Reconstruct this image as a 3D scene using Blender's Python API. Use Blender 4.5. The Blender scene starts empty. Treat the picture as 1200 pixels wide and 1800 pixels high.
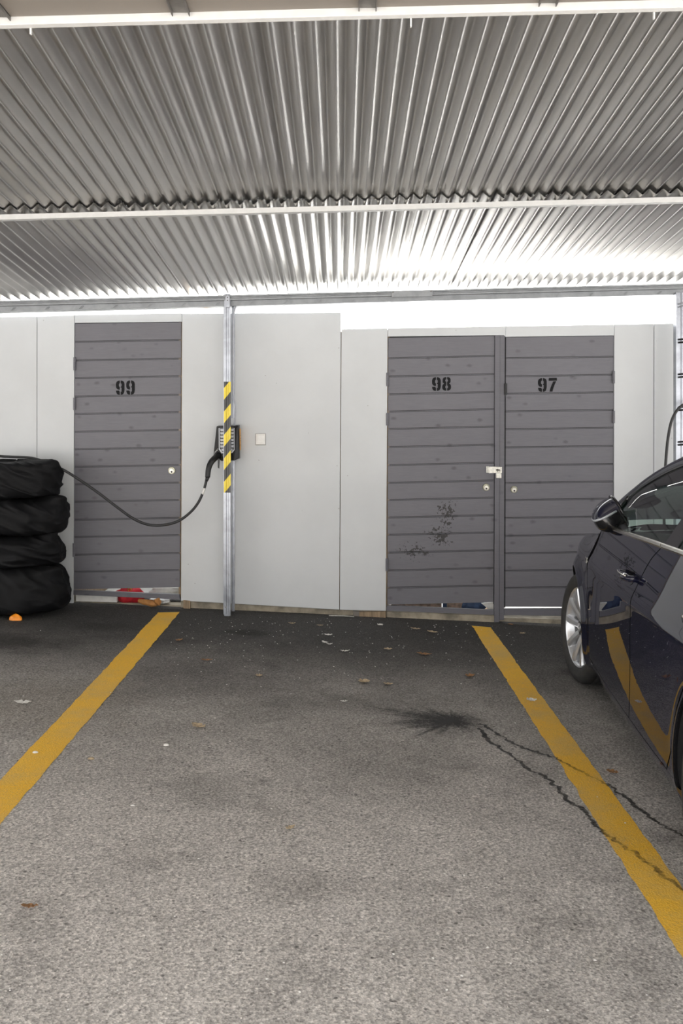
import bpy, bmesh, math, random
import numpy as np
from mathutils import Vector, noise as mnoise

random.seed(7)
SC = bpy.context.scene
COL = SC.collection
F, CX, HY, H, SL = 1700.0, 598.0, 740.0, 1.49, 0.046     # camera: focal length in px, axis, horizon row, eye height; ground cross slope
D = 7.41                                                  # distance to the storage wall


def at(px, py, Y):
    return Vector(((px - CX) / F * Y, Y, H - (py - HY) / F * Y))


def gz(x):
    return -SL * x


def gnd(px, py, lift=0.0):
    a = (px - CX) / F
    b = (py - HY) / F
    Y = H / (b - SL * a)
    return Vector((a * Y, Y, gz(a * Y) + lift))


# ------------------------------------------------------------------ materials
def new_mat(name):
    m = bpy.data.materials.new(name)
    m.use_nodes = True
    nt = m.node_tree
    return m, nt, nt.nodes['Principled BSDF']


def N(nt, typ, **kw):
    n = nt.nodes.new(typ)
    for k, v in kw.items():
        if k in n.inputs:
            n.inputs[k].default_value = v
        else:
            setattr(n, k, v)
    return n


def L(nt, a, b):
    nt.links.new(a, b)


def c4(c):
    return (c[0], c[1], c[2], 1.0)


def coords(nt, scale=(1, 1, 1), loc=(0, 0, 0), rot=(0, 0, 0)):
    tc = N(nt, 'ShaderNodeTexCoord')
    mp = N(nt, 'ShaderNodeMapping')
    mp.inputs['Scale'].default_value = scale
    mp.inputs['Location'].default_value = loc
    mp.inputs['Rotation'].default_value = rot
    L(nt, tc.outputs['Object'], mp.inputs['Vector'])
    return mp.outputs['Vector']


def noise_n(nt, vec, scale, detail=4, rough=0.55, dist=0.0):
    n = N(nt, 'ShaderNodeTexNoise')
    n.inputs['Scale'].default_value = scale
    n.inputs['Detail'].default_value = detail
    n.inputs['Roughness'].default_value = rough
    n.inputs['Distortion'].default_value = dist
    L(nt, vec, n.inputs['Vector'])
    return n.outputs['Fac']


def mr(nt, val, a, b, c=0.0, d=1.0, smooth=True):
    n = N(nt, 'ShaderNodeMapRange')
    n.interpolation_type = 'SMOOTHSTEP' if smooth else 'LINEAR'
    n.inputs['From Min'].default_value = a
    n.inputs['From Max'].default_value = b
    n.inputs['To Min'].default_value = c
    n.inputs['To Max'].default_value = d
    L(nt, val, n.inputs['Value'])
    return n.outputs['Result']


def mth(nt, op, a, b=None):
    n = N(nt, 'ShaderNodeMath')
    n.operation = op
    for i, v in enumerate((a, b)):
        if v is None:
            continue
        if isinstance(v, (int, float)):
            n.inputs[i].default_value = v
        else:
            L(nt, v, n.inputs[i])
    return n.outputs[0]


def mixc(nt, fac, a, b, blend='MIX'):
    n = N(nt, 'ShaderNodeMix')
    n.data_type = 'RGBA'
    n.blend_type = blend
    if isinstance(fac, (int, float)):
        n.inputs[0].default_value = fac
    else:
        L(nt, fac, n.inputs[0])
    for i, v in ((6, a), (7, b)):
        if isinstance(v, tuple):
            n.inputs[i].default_value = c4(v)
        else:
            L(nt, v, n.inputs[i])
    return n.outputs[2]


def bump(nt, bsdf, height, strength=0.3, dist=0.01):
    b = N(nt, 'ShaderNodeBump')
    b.inputs['Strength'].default_value = strength
    b.inputs['Distance'].default_value = dist
    L(nt, height, b.inputs['Height'])
    L(nt, b.outputs['Normal'], bsdf.inputs['Normal'])


def simple(name, col, rough=0.5, metal=0.0, var=0.12, scale=30.0, coat=0.0, bmp=0.0, stretch=(1, 1, 1)):
    m, nt, b = new_mat(name)
    v = coords(nt, stretch)
    f = noise_n(nt, v, scale, 4)
    lo = tuple(x * (1 - var) for x in col)
    hi = tuple(min(1, x * (1 + var)) for x in col)
    L(nt, mixc(nt, mr(nt, f, 0.3, 0.7), lo, hi), b.inputs['Base Color'])
    b.inputs['Roughness'].default_value = rough
    b.inputs['Metallic'].default_value = metal
    b.inputs['Coat Weight'].default_value = coat
    b.inputs['Coat Roughness'].default_value = 0.03
    if bmp:
        bump(nt, b, f, bmp, 0.01)
    return m


def ell(nt, pos, cx, cy, rx, ry, inner=0.3, wob=0.0):
    """soft elliptical mask on the ground round (cx, cy)"""
    sx = N(nt, 'ShaderNodeSeparateXYZ')
    L(nt, pos, sx.inputs[0])
    dx = mth(nt, 'DIVIDE', mth(nt, 'SUBTRACT', sx.outputs[0], cx), rx)
    dy = mth(nt, 'DIVIDE', mth(nt, 'SUBTRACT', sx.outputs[1], cy), ry)
    d = mth(nt, 'SQRT', mth(nt, 'ADD', mth(nt, 'MULTIPLY', dx, dx), mth(nt, 'MULTIPLY', dy, dy)))
    if wob:
        n = noise_n(nt, pos, wob, 5, 0.65)
        d = mth(nt, 'ADD', d, mth(nt, 'MULTIPLY', mth(nt, 'SUBTRACT', n, 0.5), 1.5))
    return mr(nt, d, inner, 1.0, 1.0, 0.0)


def asphalt_nodes(nt):
    pos = coords(nt)
    big = noise_n(nt, pos, 0.75, 6, 0.62, 0.4)
    med = noise_n(nt, pos, 3.2, 7, 0.7, 0.3)
    fine = noise_n(nt, pos, 95, 3, 0.6)
    stone = N(nt, 'ShaderNodeTexVoronoi')
    stone.inputs['Scale'].default_value = 150
    L(nt, pos, stone.inputs['Vector'])
    sx = N(nt, 'ShaderNodeSeparateXYZ')
    L(nt, pos, sx.inputs[0])
    # trodden dust and painted-in daylight fade towards the wall, where fresher bitumen was rolled against the plinth
    wear_light = mr(nt, mth(nt, 'ADD', sx.outputs[1], mth(nt, 'MULTIPLY', mth(nt, 'SUBTRACT', big, 0.5), 5.0)), 3.1, 6.6, 1.0, 0.0)
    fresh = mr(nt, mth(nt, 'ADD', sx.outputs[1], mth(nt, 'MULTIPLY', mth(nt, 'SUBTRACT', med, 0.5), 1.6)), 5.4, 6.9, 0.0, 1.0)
    dust_light = mth(nt, 'MULTIPLY', wear_light, mr(nt, mth(nt, 'ADD', mth(nt, 'MULTIPLY', big, 0.6), mth(nt, 'MULTIPLY', med, 0.4)), 0.25, 0.54))
    base = mixc(nt, dust_light, (0.120, 0.112, 0.104), (0.49, 0.462, 0.432))
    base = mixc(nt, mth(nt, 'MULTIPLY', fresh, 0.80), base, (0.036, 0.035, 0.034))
    # dry pale patch left of the line and dark drip areas
    p = gnd(90, 1235)
    base = mixc(nt, mth(nt, 'MULTIPLY', ell(nt, pos, p.x, p.y, 0.75, 0.7, 0.1, 4.0), 0.55), base, (0.25, 0.225, 0.195))
    for (px, py, rx, ry, k, w) in ((20, 1128, 0.55, 0.42, 0.8, 5.0), (430, 1112, 0.24, 0.16, 0.75, 9.0), (185, 1100, 0.4, 0.2, 0.45, 6.0),
                                   (1015, 1182, 0.2, 0.12, 0.5, 9.0), (690, 1345, 0.55, 0.5, 0.25, 5.0), (370, 1390, 0.3, 0.25, 0.3, 6.0)):
        p = gnd(px, py)
        base = mixc(nt, mth(nt, 'MULTIPLY', ell(nt, pos, p.x, p.y, rx, ry, 0.1, w), k), base, (0.018, 0.016, 0.014))
    # pale scuffed track on the left of the bay
    trk = mr(nt, noise_n(nt, coords(nt, (1, 0.35, 1), (2.1, 0, 0)), 3.0, 7, 0.72, 0.8), 0.60, 0.70)
    base = mixc(nt, mth(nt, 'MULTIPLY', mth(nt, 'MULTIPLY', trk, wear_light), 0.7), base, (0.34, 0.32, 0.29))
    grain = mr(nt, fine, 0.28, 0.72, 0.5, 1.5, False)
    g2 = mr(nt, stone.outputs['Color'], 0.0, 1.0, 0.62, 1.40, False)
    gg = N(nt, 'ShaderNodeCombineColor')
    k = mth(nt, 'MULTIPLY', grain, g2)
    for i in range(3):
        L(nt, k, gg.inputs[i])
    col = mixc(nt, 1.0, base, gg.outputs[0], 'MULTIPLY')
    # pale chips of aggregate and pits
    v2 = N(nt, 'ShaderNodeTexVoronoi')
    v2.inputs['Scale'].default_value = 42
    L(nt, pos, v2.inputs['Vector'])
    chip = mth(nt, 'MULTIPLY', mr(nt, v2.outputs['Distance'], 0.10, 0.2, 1.0, 0.0), mr(nt, v2.outputs['Color'], 0.72, 0.8))
    col = mixc(nt, mth(nt, 'MULTIPLY', chip, 0.55), col, (0.40, 0.37, 0.33))
    v3 = N(nt, 'ShaderNodeTexVoronoi')
    v3.inputs['Scale'].default_value = 30
    L(nt, coords(nt, (1, 1, 1), (3.3, 1.7, 0)), v3.inputs['Vector'])
    pit = mth(nt, 'MULTIPLY', mr(nt, v3.outputs['Distance'], 0.10, 0.24, 1.0, 0.0), mr(nt, v3.outputs['Color'], 0.6, 0.7))
    col = mixc(nt, mth(nt, 'MULTIPLY', pit, 0.65), col, (0.03, 0.028, 0.026))
    hgt = mth(nt, 'ADD', mth(nt, 'MULTIPLY', fine, 0.6), mth(nt, 'MULTIPLY', stone.outputs['Distance'], 0.5))
    return pos, col, hgt, med, fine


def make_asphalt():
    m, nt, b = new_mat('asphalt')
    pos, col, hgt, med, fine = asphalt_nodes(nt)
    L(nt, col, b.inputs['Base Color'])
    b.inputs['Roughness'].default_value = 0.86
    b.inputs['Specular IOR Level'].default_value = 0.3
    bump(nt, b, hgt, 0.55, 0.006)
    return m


def make_yellow():
    m, nt, b = new_mat('yellow_road_paint')
    pos, col, hgt, med, fine = asphalt_nodes(nt)
    worn = mth(nt, 'MULTIPLY', mr(nt, noise_n(nt, pos, 120, 4, 0.7), 0.53, 0.64), mr(nt, med, 0.35, 0.6, 0.35, 1.0))
    dirt = mr(nt, noise_n(nt, pos, 2.2, 6, 0.65), 0.42, 0.68)
    y = mixc(nt, dirt, (0.90, 0.51, 0.035), (0.74, 0.48, 0.12))
    y = mixc(nt, mr(nt, fine, 0.3, 0.7, 0.12, 0.0), y, (0.2, 0.12, 0.02))
    L(nt, mixc(nt, mth(nt, 'MULTIPLY', worn, 0.45), y, (0.40, 0.31, 0.20)), b.inputs['Base Color'])
    b.inputs['Roughness'].default_value = 0.7
    bump(nt, b, hgt, 0.5, 0.006)
    return m


def make_stain():
    m, nt, b = new_mat('wet_oil_stain')
    pos = coords(nt)
    at_ = N(nt, 'ShaderNodeVertexColor')
    at_.layer_name = 'edge'
    sep = N(nt, 'ShaderNodeSeparateColor')
    L(nt, at_.outputs['Color'], sep.inputs[0])
    n = mth(nt, 'ADD', mth(nt, 'MULTIPLY', noise_n(nt, pos, 60, 5, 0.75), 0.55), mth(nt, 'MULTIPLY', noise_n(nt, pos, 14, 4, 0.7), 0.45))
    a = mr(nt, mth(nt, 'ADD', mth(nt, 'SUBTRACT', sep.outputs[0], 0.5), n), 0.50, 0.92, 0.0, 0.78)
    b.inputs['Base Color'].default_value = (0.016, 0.014, 0.012, 1)
    b.inputs['Roughness'].default_value = 0.55
    L(nt, a, b.inputs['Alpha'])
    return m


def make_board(name, col, speck=True):
    m, nt, b = new_mat(name)
    pos = coords(nt)
    cl = noise_n(nt, pos, 1.4, 5, 0.6)
    c = mixc(nt, mr(nt, cl, 0.3, 0.7), tuple(x * 0.95 for x in col), tuple(x * 1.03 for x in col))
    if speck:
        v = N(nt, 'ShaderNodeTexVoronoi')
        v.inputs['Scale'].default_value = 9
        L(nt, coords(nt, (1, 0.01, 1)), v.inputs['Vector'])
        sp = mth(nt, 'MULTIPLY', mr(nt, v.outputs['Distance'], 0.03, 0.05, 1.0, 0.0), mr(nt, v.outputs['Color'], 0.55, 0.6))
        c = mixc(nt, mth(nt, 'MULTIPLY', sp, 0.5), c, (0.22, 0.21, 0.20))
    L(nt, c, b.inputs['Base Color'])
    b.inputs['Roughness'].default_value = 0.62
    bump(nt, b, noise_n(nt, pos, 140, 3), 0.08, 0.003)
    return m


def make_wood_paint(name, col, mud=None):
    m, nt, b = new_mat(name)
    g = noise_n(nt, coords(nt, (5, 1, 60)), 2.0, 5, 0.6, 0.5)
    blot = noise_n(nt, coords(nt, (1.0, 1, 3)), 4.0, 4, 0.6)
    c = mixc(nt, mr(nt, g, 0.25, 0.75), tuple(x * 0.93 for x in col), tuple(x * 1.05 for x in col))
    c = mixc(nt, mr(nt, blot, 0.35, 0.7, 0.0, 0.22), c, tuple(x * 1.22 for x in col))
    v = N(nt, 'ShaderNodeTexVoronoi')
    v.inputs['Scale'].default_value = 6.5
    v.inputs['Randomness'].default_value = 1.0
    L(nt, coords(nt, (1, 0.01, 1.6)), v.inputs['Vector'])
    wv = mth(nt, 'ADD', v.outputs['Distance'], mth(nt, 'MULTIPLY', noise_n(nt, coords(nt), 40, 4), 0.12))
    kn = mth(nt, 'MULTIPLY', mr(nt, wv, 0.10, 0.26, 1.0, 0.0), mr(nt, v.outputs['Color'], 0.30, 0.42))
    c = mixc(nt, mth(nt, 'MULTIPLY', kn, 0.62), c, tuple(x * 0.45 for x in col))
    if mud:
        pos = coords(nt)
        sp = N(nt, 'ShaderNodeSeparateXYZ')
        L(nt, pos, sp.inputs[0])
        msum = None
        for (mx, mz, rx, rz) in mud:
            dx = mth(nt, 'DIVIDE', mth(nt, 'SUBTRACT', sp.outputs[0], mx), rx)
            dz = mth(nt, 'DIVIDE', mth(nt, 'SUBTRACT', sp.outputs[2], mz), rz)
            d = mth(nt, 'SQRT', mth(nt, 'ADD', mth(nt, 'MULTIPLY', dx, dx), mth(nt, 'MULTIPLY', dz, dz)))
            k = mr(nt, d, 0.0, 1.0, 1.0, 0.0)
            msum = k if msum is None else mth(nt, 'MAXIMUM', msum, k)
        dots = mth(nt, 'ADD', mth(nt, 'MULTIPLY', noise_n(nt, pos, 46, 4, 0.7), 0.7), mth(nt, 'MULTIPLY', noise_n(nt, pos, 13, 3, 0.6), 0.3))
        msk = mr(nt, mth(nt, 'ADD', dots, mth(nt, 'MULTIPLY', msum, 0.17)), 0.625, 0.66)
        msk = mth(nt, 'MULTIPLY', msk, mr(nt, msum, 0.0, 0.15))
        c = mixc(nt, mth(nt, 'MULTIPLY', msk, 0.9), c, (0.018, 0.016, 0.014))
    L(nt, c, b.inputs['Base Color'])
    b.inputs['Roughness'].default_value = 0.5
    bump(nt, b, g, 0.16, 0.004)
    return m


def make_galv(name, col, rough, var=0.2, metal=0.85, spangle=0.012):
    m, nt, b = new_mat(name)
    pos = coords(nt)
    sp = N(nt, 'ShaderNodeTexVoronoi')
    sp.inputs['Scale'].default_value = 70
    L(nt, pos, sp.inputs['Vector'])
    big = noise_n(nt, coords(nt, (5, 0.6, 5)), 2.5, 5, 0.6, 0.5)
    c = mixc(nt, mr(nt, big, 0.3, 0.7), tuple(x * (1 - var) for x in col), tuple(min(1, x * (1 + var * 0.6)) for x in col))
    L(nt, c, b.inputs['Base Color'])
    b.inputs['Metallic'].default_value = metal
    L(nt, mth(nt, 'ADD', mr(nt, sp.outputs['Color'], 0, 1, rough - spangle, rough + spangle, False), mr(nt, big, 0.3, 0.7, -0.02, 0.03)), b.inputs['Roughness'])
    return m


def make_tape():
    m, nt, b = new_mat('hazard_tape')
    sp = N(nt, 'ShaderNodeSeparateXYZ')
    L(nt, coords(nt), sp.inputs[0])
    t = mth(nt, 'SUBTRACT', sp.outputs[2], mth(nt, 'MULTIPLY', sp.outputs[0], 1.22))
    t = mth(nt, 'FRACT', mth(nt, 'ADD', mth(nt, 'DIVIDE', t, 0.1745), TAPE_PHASE))
    k = mth(nt, 'GREATER_THAN', t, 0.5)
    L(nt, mixc(nt, k, (0.016, 0.015, 0.014), (0.78, 0.60, 0.012)), b.inputs['Base Color'])
    b.inputs['Roughness'].default_value = 0.28
    return m


def make_glass(name, tint, ior=1.5):
    m = bpy.data.materials.new(name)
    m.use_nodes = True
    nt = m.node_tree
    nt.nodes.clear()
    out = N(nt, 'ShaderNodeOutputMaterial')
    tr = N(nt, 'ShaderNodeBsdfTransparent')
    tr.inputs['Color'].default_value = c4(tint)
    gl = N(nt, 'ShaderNodeBsdfGlossy')
    gl.inputs['Roughness'].default_value = 0.01
    fr = N(nt, 'ShaderNodeFresnel')
    fr.inputs['IOR'].default_value = ior
    mx = N(nt, 'ShaderNodeMixShader')
    L(nt, fr.outputs[0], mx.inputs[0])
    L(nt, tr.outputs[0], mx.inputs[1])
    L(nt, gl.outputs[0], mx.inputs[2])
    L(nt, mx.outputs[0], out.inputs['Surface'])
    return m


TAPE_PHASE = 0.0
M = {}
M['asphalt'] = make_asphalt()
M['yellow'] = make_yellow()
M['stain'] = make_stain()
M['board'] = make_board('off_white_board', (0.585, 0.60, 0.61))
M['near_board'] = make_board('brown_fibre_board', (0.165, 0.147, 0.128), False)
M['tape'] = make_tape()
mp = at(785, 905, D)
mp2 = at(775, 940, D)
mp3 = at(730, 968, D)
M['wood'] = make_wood_paint('grey_painted_planks', (0.138, 0.135, 0.152))
M['wood_mud'] = make_wood_paint('grey_painted_planks_with_mud', (0.138, 0.135, 0.152),
                                [(mp.x, mp.z, 0.13, 0.19), (mp2.x, mp2.z, 0.17, 0.16), (mp3.x, mp3.z, 0.2, 0.12)])
M['galv'] = make_galv('galvanised_steel', (0.36, 0.375, 0.41), 0.34)
M['galv_shaded'] = make_galv('shaded_galvanised_steel', (0.27, 0.28, 0.29), 0.5, 0.15, 0.7)  # darker copy of the steel, with the back beam's shade in its colour
M['sheet'] = make_galv('galvanised_roof_sheet', (0.50, 0.485, 0.465), 0.31, 0.08, 0.92, 0.0)
M['white_steel'] = simple('white_painted_steel', (0.50, 0.50, 0.49), 0.45, 0.0, 0.04)
M['dark_steel'] = simple('dark_steel', (0.17, 0.16, 0.15), 0.5, 0.6)
M['black_paint'] = simple('black_stencil_paint', (0.012, 0.012, 0.013), 0.6, 0, 0.2)
M['black_plastic'] = simple('black_plastic', (0.012, 0.012, 0.013), 0.35, 0, 0.1)
M['rubber'] = simple('black_rubber', (0.020, 0.020, 0.021), 0.55, 0, 0.2)
M['tyre'] = simple('tyre_rubber', (0.024, 0.023, 0.022), 0.7, 0, 0.25, 20)
M['grey_plastic'] = simple('grey_plastic', (0.50, 0.51, 0.55), 0.4, 0, 0.05)
M['orange_sticker'] = simple('orange_sticker', (0.60, 0.29, 0.05), 0.5, 0, 0.1)
M['white_plastic'] = simple('white_plastic', (0.74, 0.73, 0.70), 0.4, 0, 0.03)
M['switch_edge'] = simple('grey_switch_edge', (0.25, 0.23, 0.21), 0.6)  # plain grey of the switch's back box
M['concrete'] = simple('dirty_concrete', (0.27, 0.235, 0.18), 0.9, 0, 0.4, 9, 0, 0.5)
M['raw_wood'] = simple('weathered_wood', (0.26, 0.19, 0.12), 0.8, 0, 0.3, 6, 0, 0.3, (8, 8, 1))
M['frame_paint'] = make_wood_paint('grey_painted_frame', (0.125, 0.122, 0.138))
M['brass'] = simple('worn_brass_lock', (0.36, 0.35, 0.27), 0.4, 0.7, 0.2, 60)
M['dark_hole'] = simple('dark_keyhole', (0.03, 0.022, 0.015), 0.7)
M['nickel'] = simple('worn_nickel', (0.72, 0.70, 0.64), 0.4, 0.6, 0.15, 60)
M['chrome'] = simple('satin_chrome', (0.72, 0.70, 0.64), 0.22, 1.0, 0.04)
M['alloy'] = simple('silver_alloy', (0.66, 0.67, 0.69), 0.3, 0.75, 0.04)
M['dark_alloy'] = simple('dark_brake_metal', (0.05, 0.05, 0.05), 0.5, 0.6)
M['fabric'] = simple('black_bag_fabric', (0.0045, 0.0045, 0.0052), 0.62, 0, 0.4, 6, 0, 0.05)
M['fabric'].node_tree.nodes['Principled BSDF'].inputs['Specular IOR Level'].default_value = 0.18
M['black_plastic'].node_tree.nodes['Principled BSDF'].inputs['Specular IOR Level'].default_value = 0.3
M['black_paint'].node_tree.nodes['Principled BSDF'].inputs['Specular IOR Level'].default_value = 0.12
M['orange'] = simple('orange_plastic', (0.85, 0.27, 0.01), 0.4)
M['cabin'] = simple('dark_cabin_fabric', (0.035, 0.035, 0.038), 0.8)
M['trim_black'] = simple('gloss_black_trim', (0.008, 0.008, 0.009), 0.12, 0, 0.05)
M['glass'] = make_glass('tinted_window_glass', (0.58, 0.76, 0.68))
M['mirror'] = simple('mirror_silver', (0.8, 0.8, 0.8), 0.02, 1.0, 0.01)
M['lamp_glass'] = simple('clear_lamp_cover', (0.4, 0.42, 0.45), 0.08, 0.3)
M['red_lamp'] = simple('red_lamp_cover', (0.35, 0.01, 0.01), 0.1)
M['leaf_tan'] = simple('dry_tan_leaf', (0.40, 0.31, 0.20), 0.8, 0, 0.3, 60)
M['leaf_brown'] = simple('dry_brown_leaf', (0.25, 0.13, 0.055), 0.8, 0, 0.3, 60)
M['paper'] = simple('white_paper_scrap', (0.72, 0.70, 0.66), 0.8, 0, 0.06)
M['red_cloth'] = simple('red_cloth', (0.50, 0.012, 0.022), 0.7, 0, 0.25, 14, 0, 0.3)
M['tan_bag'] = simple('orange_brown_paper', (0.42, 0.19, 0.055), 0.65, 0, 0.2, 20, 0, 0.4)
M['cardboard'] = simple('pinkish_cardboard', (0.50, 0.36, 0.28), 0.85, 0, 0.35, 30)
M['blue'] = simple('blue_cloth', (0.045, 0.075, 0.15), 0.7, 0, 0.3, 12)
M['gold'] = simple('brass_ring', (0.55, 0.33, 0.06), 0.35, 0.9)
M['bounce_ground'] = simple('pale_bounce', (0.62, 0.61, 0.58), 0.9, 0, 0.1, 12)
M['bounce_white'] = simple('bounce_white', (0.80, 0.80, 0.79), 0.9, 0, 0.02)
M['timber'] = simple('brown_timber', (0.50, 0.33, 0.19), 0.8, 0, 0.2, 6, 0, 0, (8, 8, 1))


def car_paint():
    m, nt, b = new_mat('navy_car_paint')
    fl = noise_n(nt, coords(nt), 900, 2)
    L(nt, mixc(nt, mr(nt, fl, 0.35, 0.65), (0.005, 0.0055, 0.015), (0.009, 0.010, 0.026)), b.inputs['Base Color'])
    b.inputs['Metallic'].default_value = 0.0
    b.inputs['Roughness'].default_value = 0.35
    b.inputs['Specular IOR Level'].default_value = 0.0
    b.inputs['Coat Weight'].default_value = 1.0
    b.inputs['Coat Roughness'].default_value = 0.012
    b.inputs['Coat IOR'].default_value = 1.55
    return m


M['paint'] = car_paint()


# ------------------------------------------------------------------ object helpers
def link(name, me, mat, parent=None, smooth=False):
    o = bpy.data.objects.new(name, me)
    COL.objects.link(o)
    if mat is not None:
        me.materials.append(mat)
    if parent is not None:
        o.parent = parent
    if smooth:
        for p in me.polygons:
            p.use_smooth = True
    return o


def obj(name, verts, faces, mat, parent=None, smooth=False, loc=None, recalc=True):
    me = bpy.data.meshes.new(name)
    off = Vector(loc) if loc is not None else Vector((0, 0, 0))
    me.from_pydata([tuple(Vector(v) - off) for v in verts], [], faces)
    if recalc:
        bm = bmesh.new()
        bm.from_mesh(me)
        bmesh.ops.recalc_face_normals(bm, faces=bm.faces)
        bm.to_mesh(me)
        bm.free()
    me.update()
    o = link(name, me, mat, parent, smooth)
    o.location = off
    return o


def tag(o, label=None, cat=None, group=None, kind=None):
    if label:
        o['label'] = label
    if cat:
        o['category'] = cat
    if group:
        o['group'] = group
    if kind:
        o['kind'] = kind
    return o


def thing(name, loc, label, cat, group=None, kind=None):
    o = bpy.data.objects.new(name, None)
    o.empty_display_size = 0.1
    COL.objects.link(o)
    o.location = loc
    return tag(o, label, cat, group, kind)


def child(o, parent):
    """parent o while keeping where it stands (parents here carry only a location unless stated)"""
    o.parent = parent
    o.location = o.location - parent.location
    return o


def quads(nr, nc):
    return [(j * nc + i, j * nc + i + 1, (j + 1) * nc + i + 1, (j + 1) * nc + i) for j in range(nr - 1) for i in range(nc - 1)]


class MB:
    def __init__(self):
        self.v, self.f = [], []

    def add(self, verts, faces):
        n = len(self.v)
        self.v += [tuple(x) for x in verts]
        self.f += [tuple(i + n for i in f) for f in faces]

    def box(self, x0, x1, y0, y1, z0, z1):
        v = [(x, y, z) for x in (x0, x1) for y in (y0, y1) for z in (z0, z1)]
        self.add(v, [(0, 1, 3, 2), (4, 6, 7, 5), (0, 4, 5, 1), (2, 3, 7, 6), (0, 2, 6, 4), (1, 5, 7, 3)])

    def prism(self, front, dvec, chamfer=0.0):
        """front polygon extruded along dvec; chamfer shrinks the front rim"""
        n = len(front)
        fr = [Vector(p) for p in front]
        d = Vector(dvec)
        if chamfer:
            c = sum(fr, Vector()) / n
            inner = []
            for p in fr:
                q = p - c
                l = q.length
                inner.append(c + q * max(0.0, (l - chamfer * 1.3) / l))
            mid = [p + d.normalized() * chamfer for p in fr]
            back = [p + d for p in fr]
            vs = inner + mid + back
            fs = [tuple(range(n))] + [(i, (i + 1) % n, n + (i + 1) % n, n + i) for i in range(n)] + \
                 [(n + i, n + (i + 1) % n, 2 * n + (i + 1) % n, 2 * n + i) for i in range(n)] + [tuple(range(3 * n - 1, 2 * n - 1, -1))]
            self.add(vs, fs)
        else:
            vs = fr + [p + d for p in fr]
            fs = [tuple(range(n)), tuple(range(2 * n - 1, n - 1, -1))] + [(i, (i + 1) % n, n + (i + 1) % n, n + i) for i in range(n)]
            self.add(vs, fs)

    def cyl(self, a, b, r0, r1=None, seg=16, caps=True):
        r1 = r0 if r1 is None else r1
        a, b = Vector(a), Vector(b)
        z = (b - a).normalized()
        x = z.orthogonal().normalized()
        y = z.cross(x)
        vs = []
        for (p, r) in ((a, r0), (b, r1)):
            for i in range(seg):
                t = 2 * math.pi * i / seg
                vs.append(p + (x * math.cos(t) + y * math.sin(t)) * r)
        fs = [(i, (i + 1) % seg, seg + (i + 1) % seg, seg + i) for i in range(seg)]
        if caps:
            fs += [tuple(range(seg - 1, -1, -1)), tuple(range(seg, 2 * seg))]
        self.add(vs, fs)

    def tube(self, pts, r, seg=10, radii=None):
        pts = [Vector(p) for p in pts]
        n = len(pts)
        vs, fs = [], []
        up = None
        for i, p in enumerate(pts):
            t = (pts[min(i + 1, n - 1)] - pts[max(i - 1, 0)]).normalized()
            if up is None:
                up = t.orthogonal().normalized()
            up = (up - t * up.dot(t)).normalized()
            w = t.cross(up)
            rr = radii[i] if radii else r
            for k in range(seg):
                a = 2 * math.pi * k / seg
                vs.append(p + (up * math.cos(a) + w * math.sin(a)) * rr)
        for i in range(n - 1):
            for k in range(seg):
                fs.append((i * seg + k, i * seg + (k + 1) % seg, (i + 1) * seg + (k + 1) % seg, (i + 1) * seg + k))
        fs.append(tuple(range(seg - 1, -1, -1)))
        fs.append(tuple(range((n - 1) * seg, n * seg)))
        self.add(vs, fs)

    def sheet(self, path, z0f, z1f, th=0.0025):
        """thin folded sheet: path of (x, y) points, standing between z0f(x,y) and z1f(x,y)"""
        n = len(path)
        off = []
        for i in range(n):
            a = Vector(path[max(i - 1, 0)])
            b = Vector(path[min(i + 1, n - 1)])
            t = (b - a).normalized()
            off.append((path[i][0] - t.y * th, path[i][1] + t.x * th))
        loop = list(path) + off[::-1]
        m = len(loop)
        vs = [(x, y, z0f(x, y)) for x, y in loop] + [(x, y, z1f(x, y)) for x, y in loop]
        fs = [(i, (i + 1) % m, m + (i + 1) % m, m + i) for i in range(m)]
        for i in range(n - 1):
            fs.append((i, i + 1, m - 2 - i, m - 1 - i))
            fs.append((m + i, m + i + 1, 2 * m - 2 - i, 2 * m - 1 - i))
        self.add(vs, fs)

    def build(self, name, mat, parent=None, smooth=False, loc=None, bevel=0.0):
        o = obj(name, self.v, self.f, mat, None, smooth, loc)
        if bevel:
            md = o.modifiers.new('edge', 'BEVEL')
            md.width = bevel
            md.segments = 2
            md.limit_method = 'ANGLE'
        if parent is not None:
            child(o, parent)
        return o


def smooth_path(pts, n=8):
    """Catmull-Rom through pts"""
    P = [Vector(p) for p in pts]
    P = [P[0] * 2 - P[1]] + P + [P[-1] * 2 - P[-2]]
    out = []
    for i in range(1, len(P) - 2):
        for k in range(n):
            t = k / n
            a, b, c, d = P[i - 1], P[i], P[i + 1], P[i + 2]
            out.append(0.5 * ((2 * b) + (c - a) * t + (2 * a - 5 * b + 4 * c - d) * t * t + (3 * b - a - 3 * c + d) * t ** 3))
    out.append(P[-2])
    return out


def slab(mb, px, Y, th=0.02, ch=0.0):
    """polygon given on the wall's picture plane, standing at depth Y, th thick"""
    mb.prism([at(x, y, Y) for x, y in px], (0, th, 0), ch)


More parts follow.
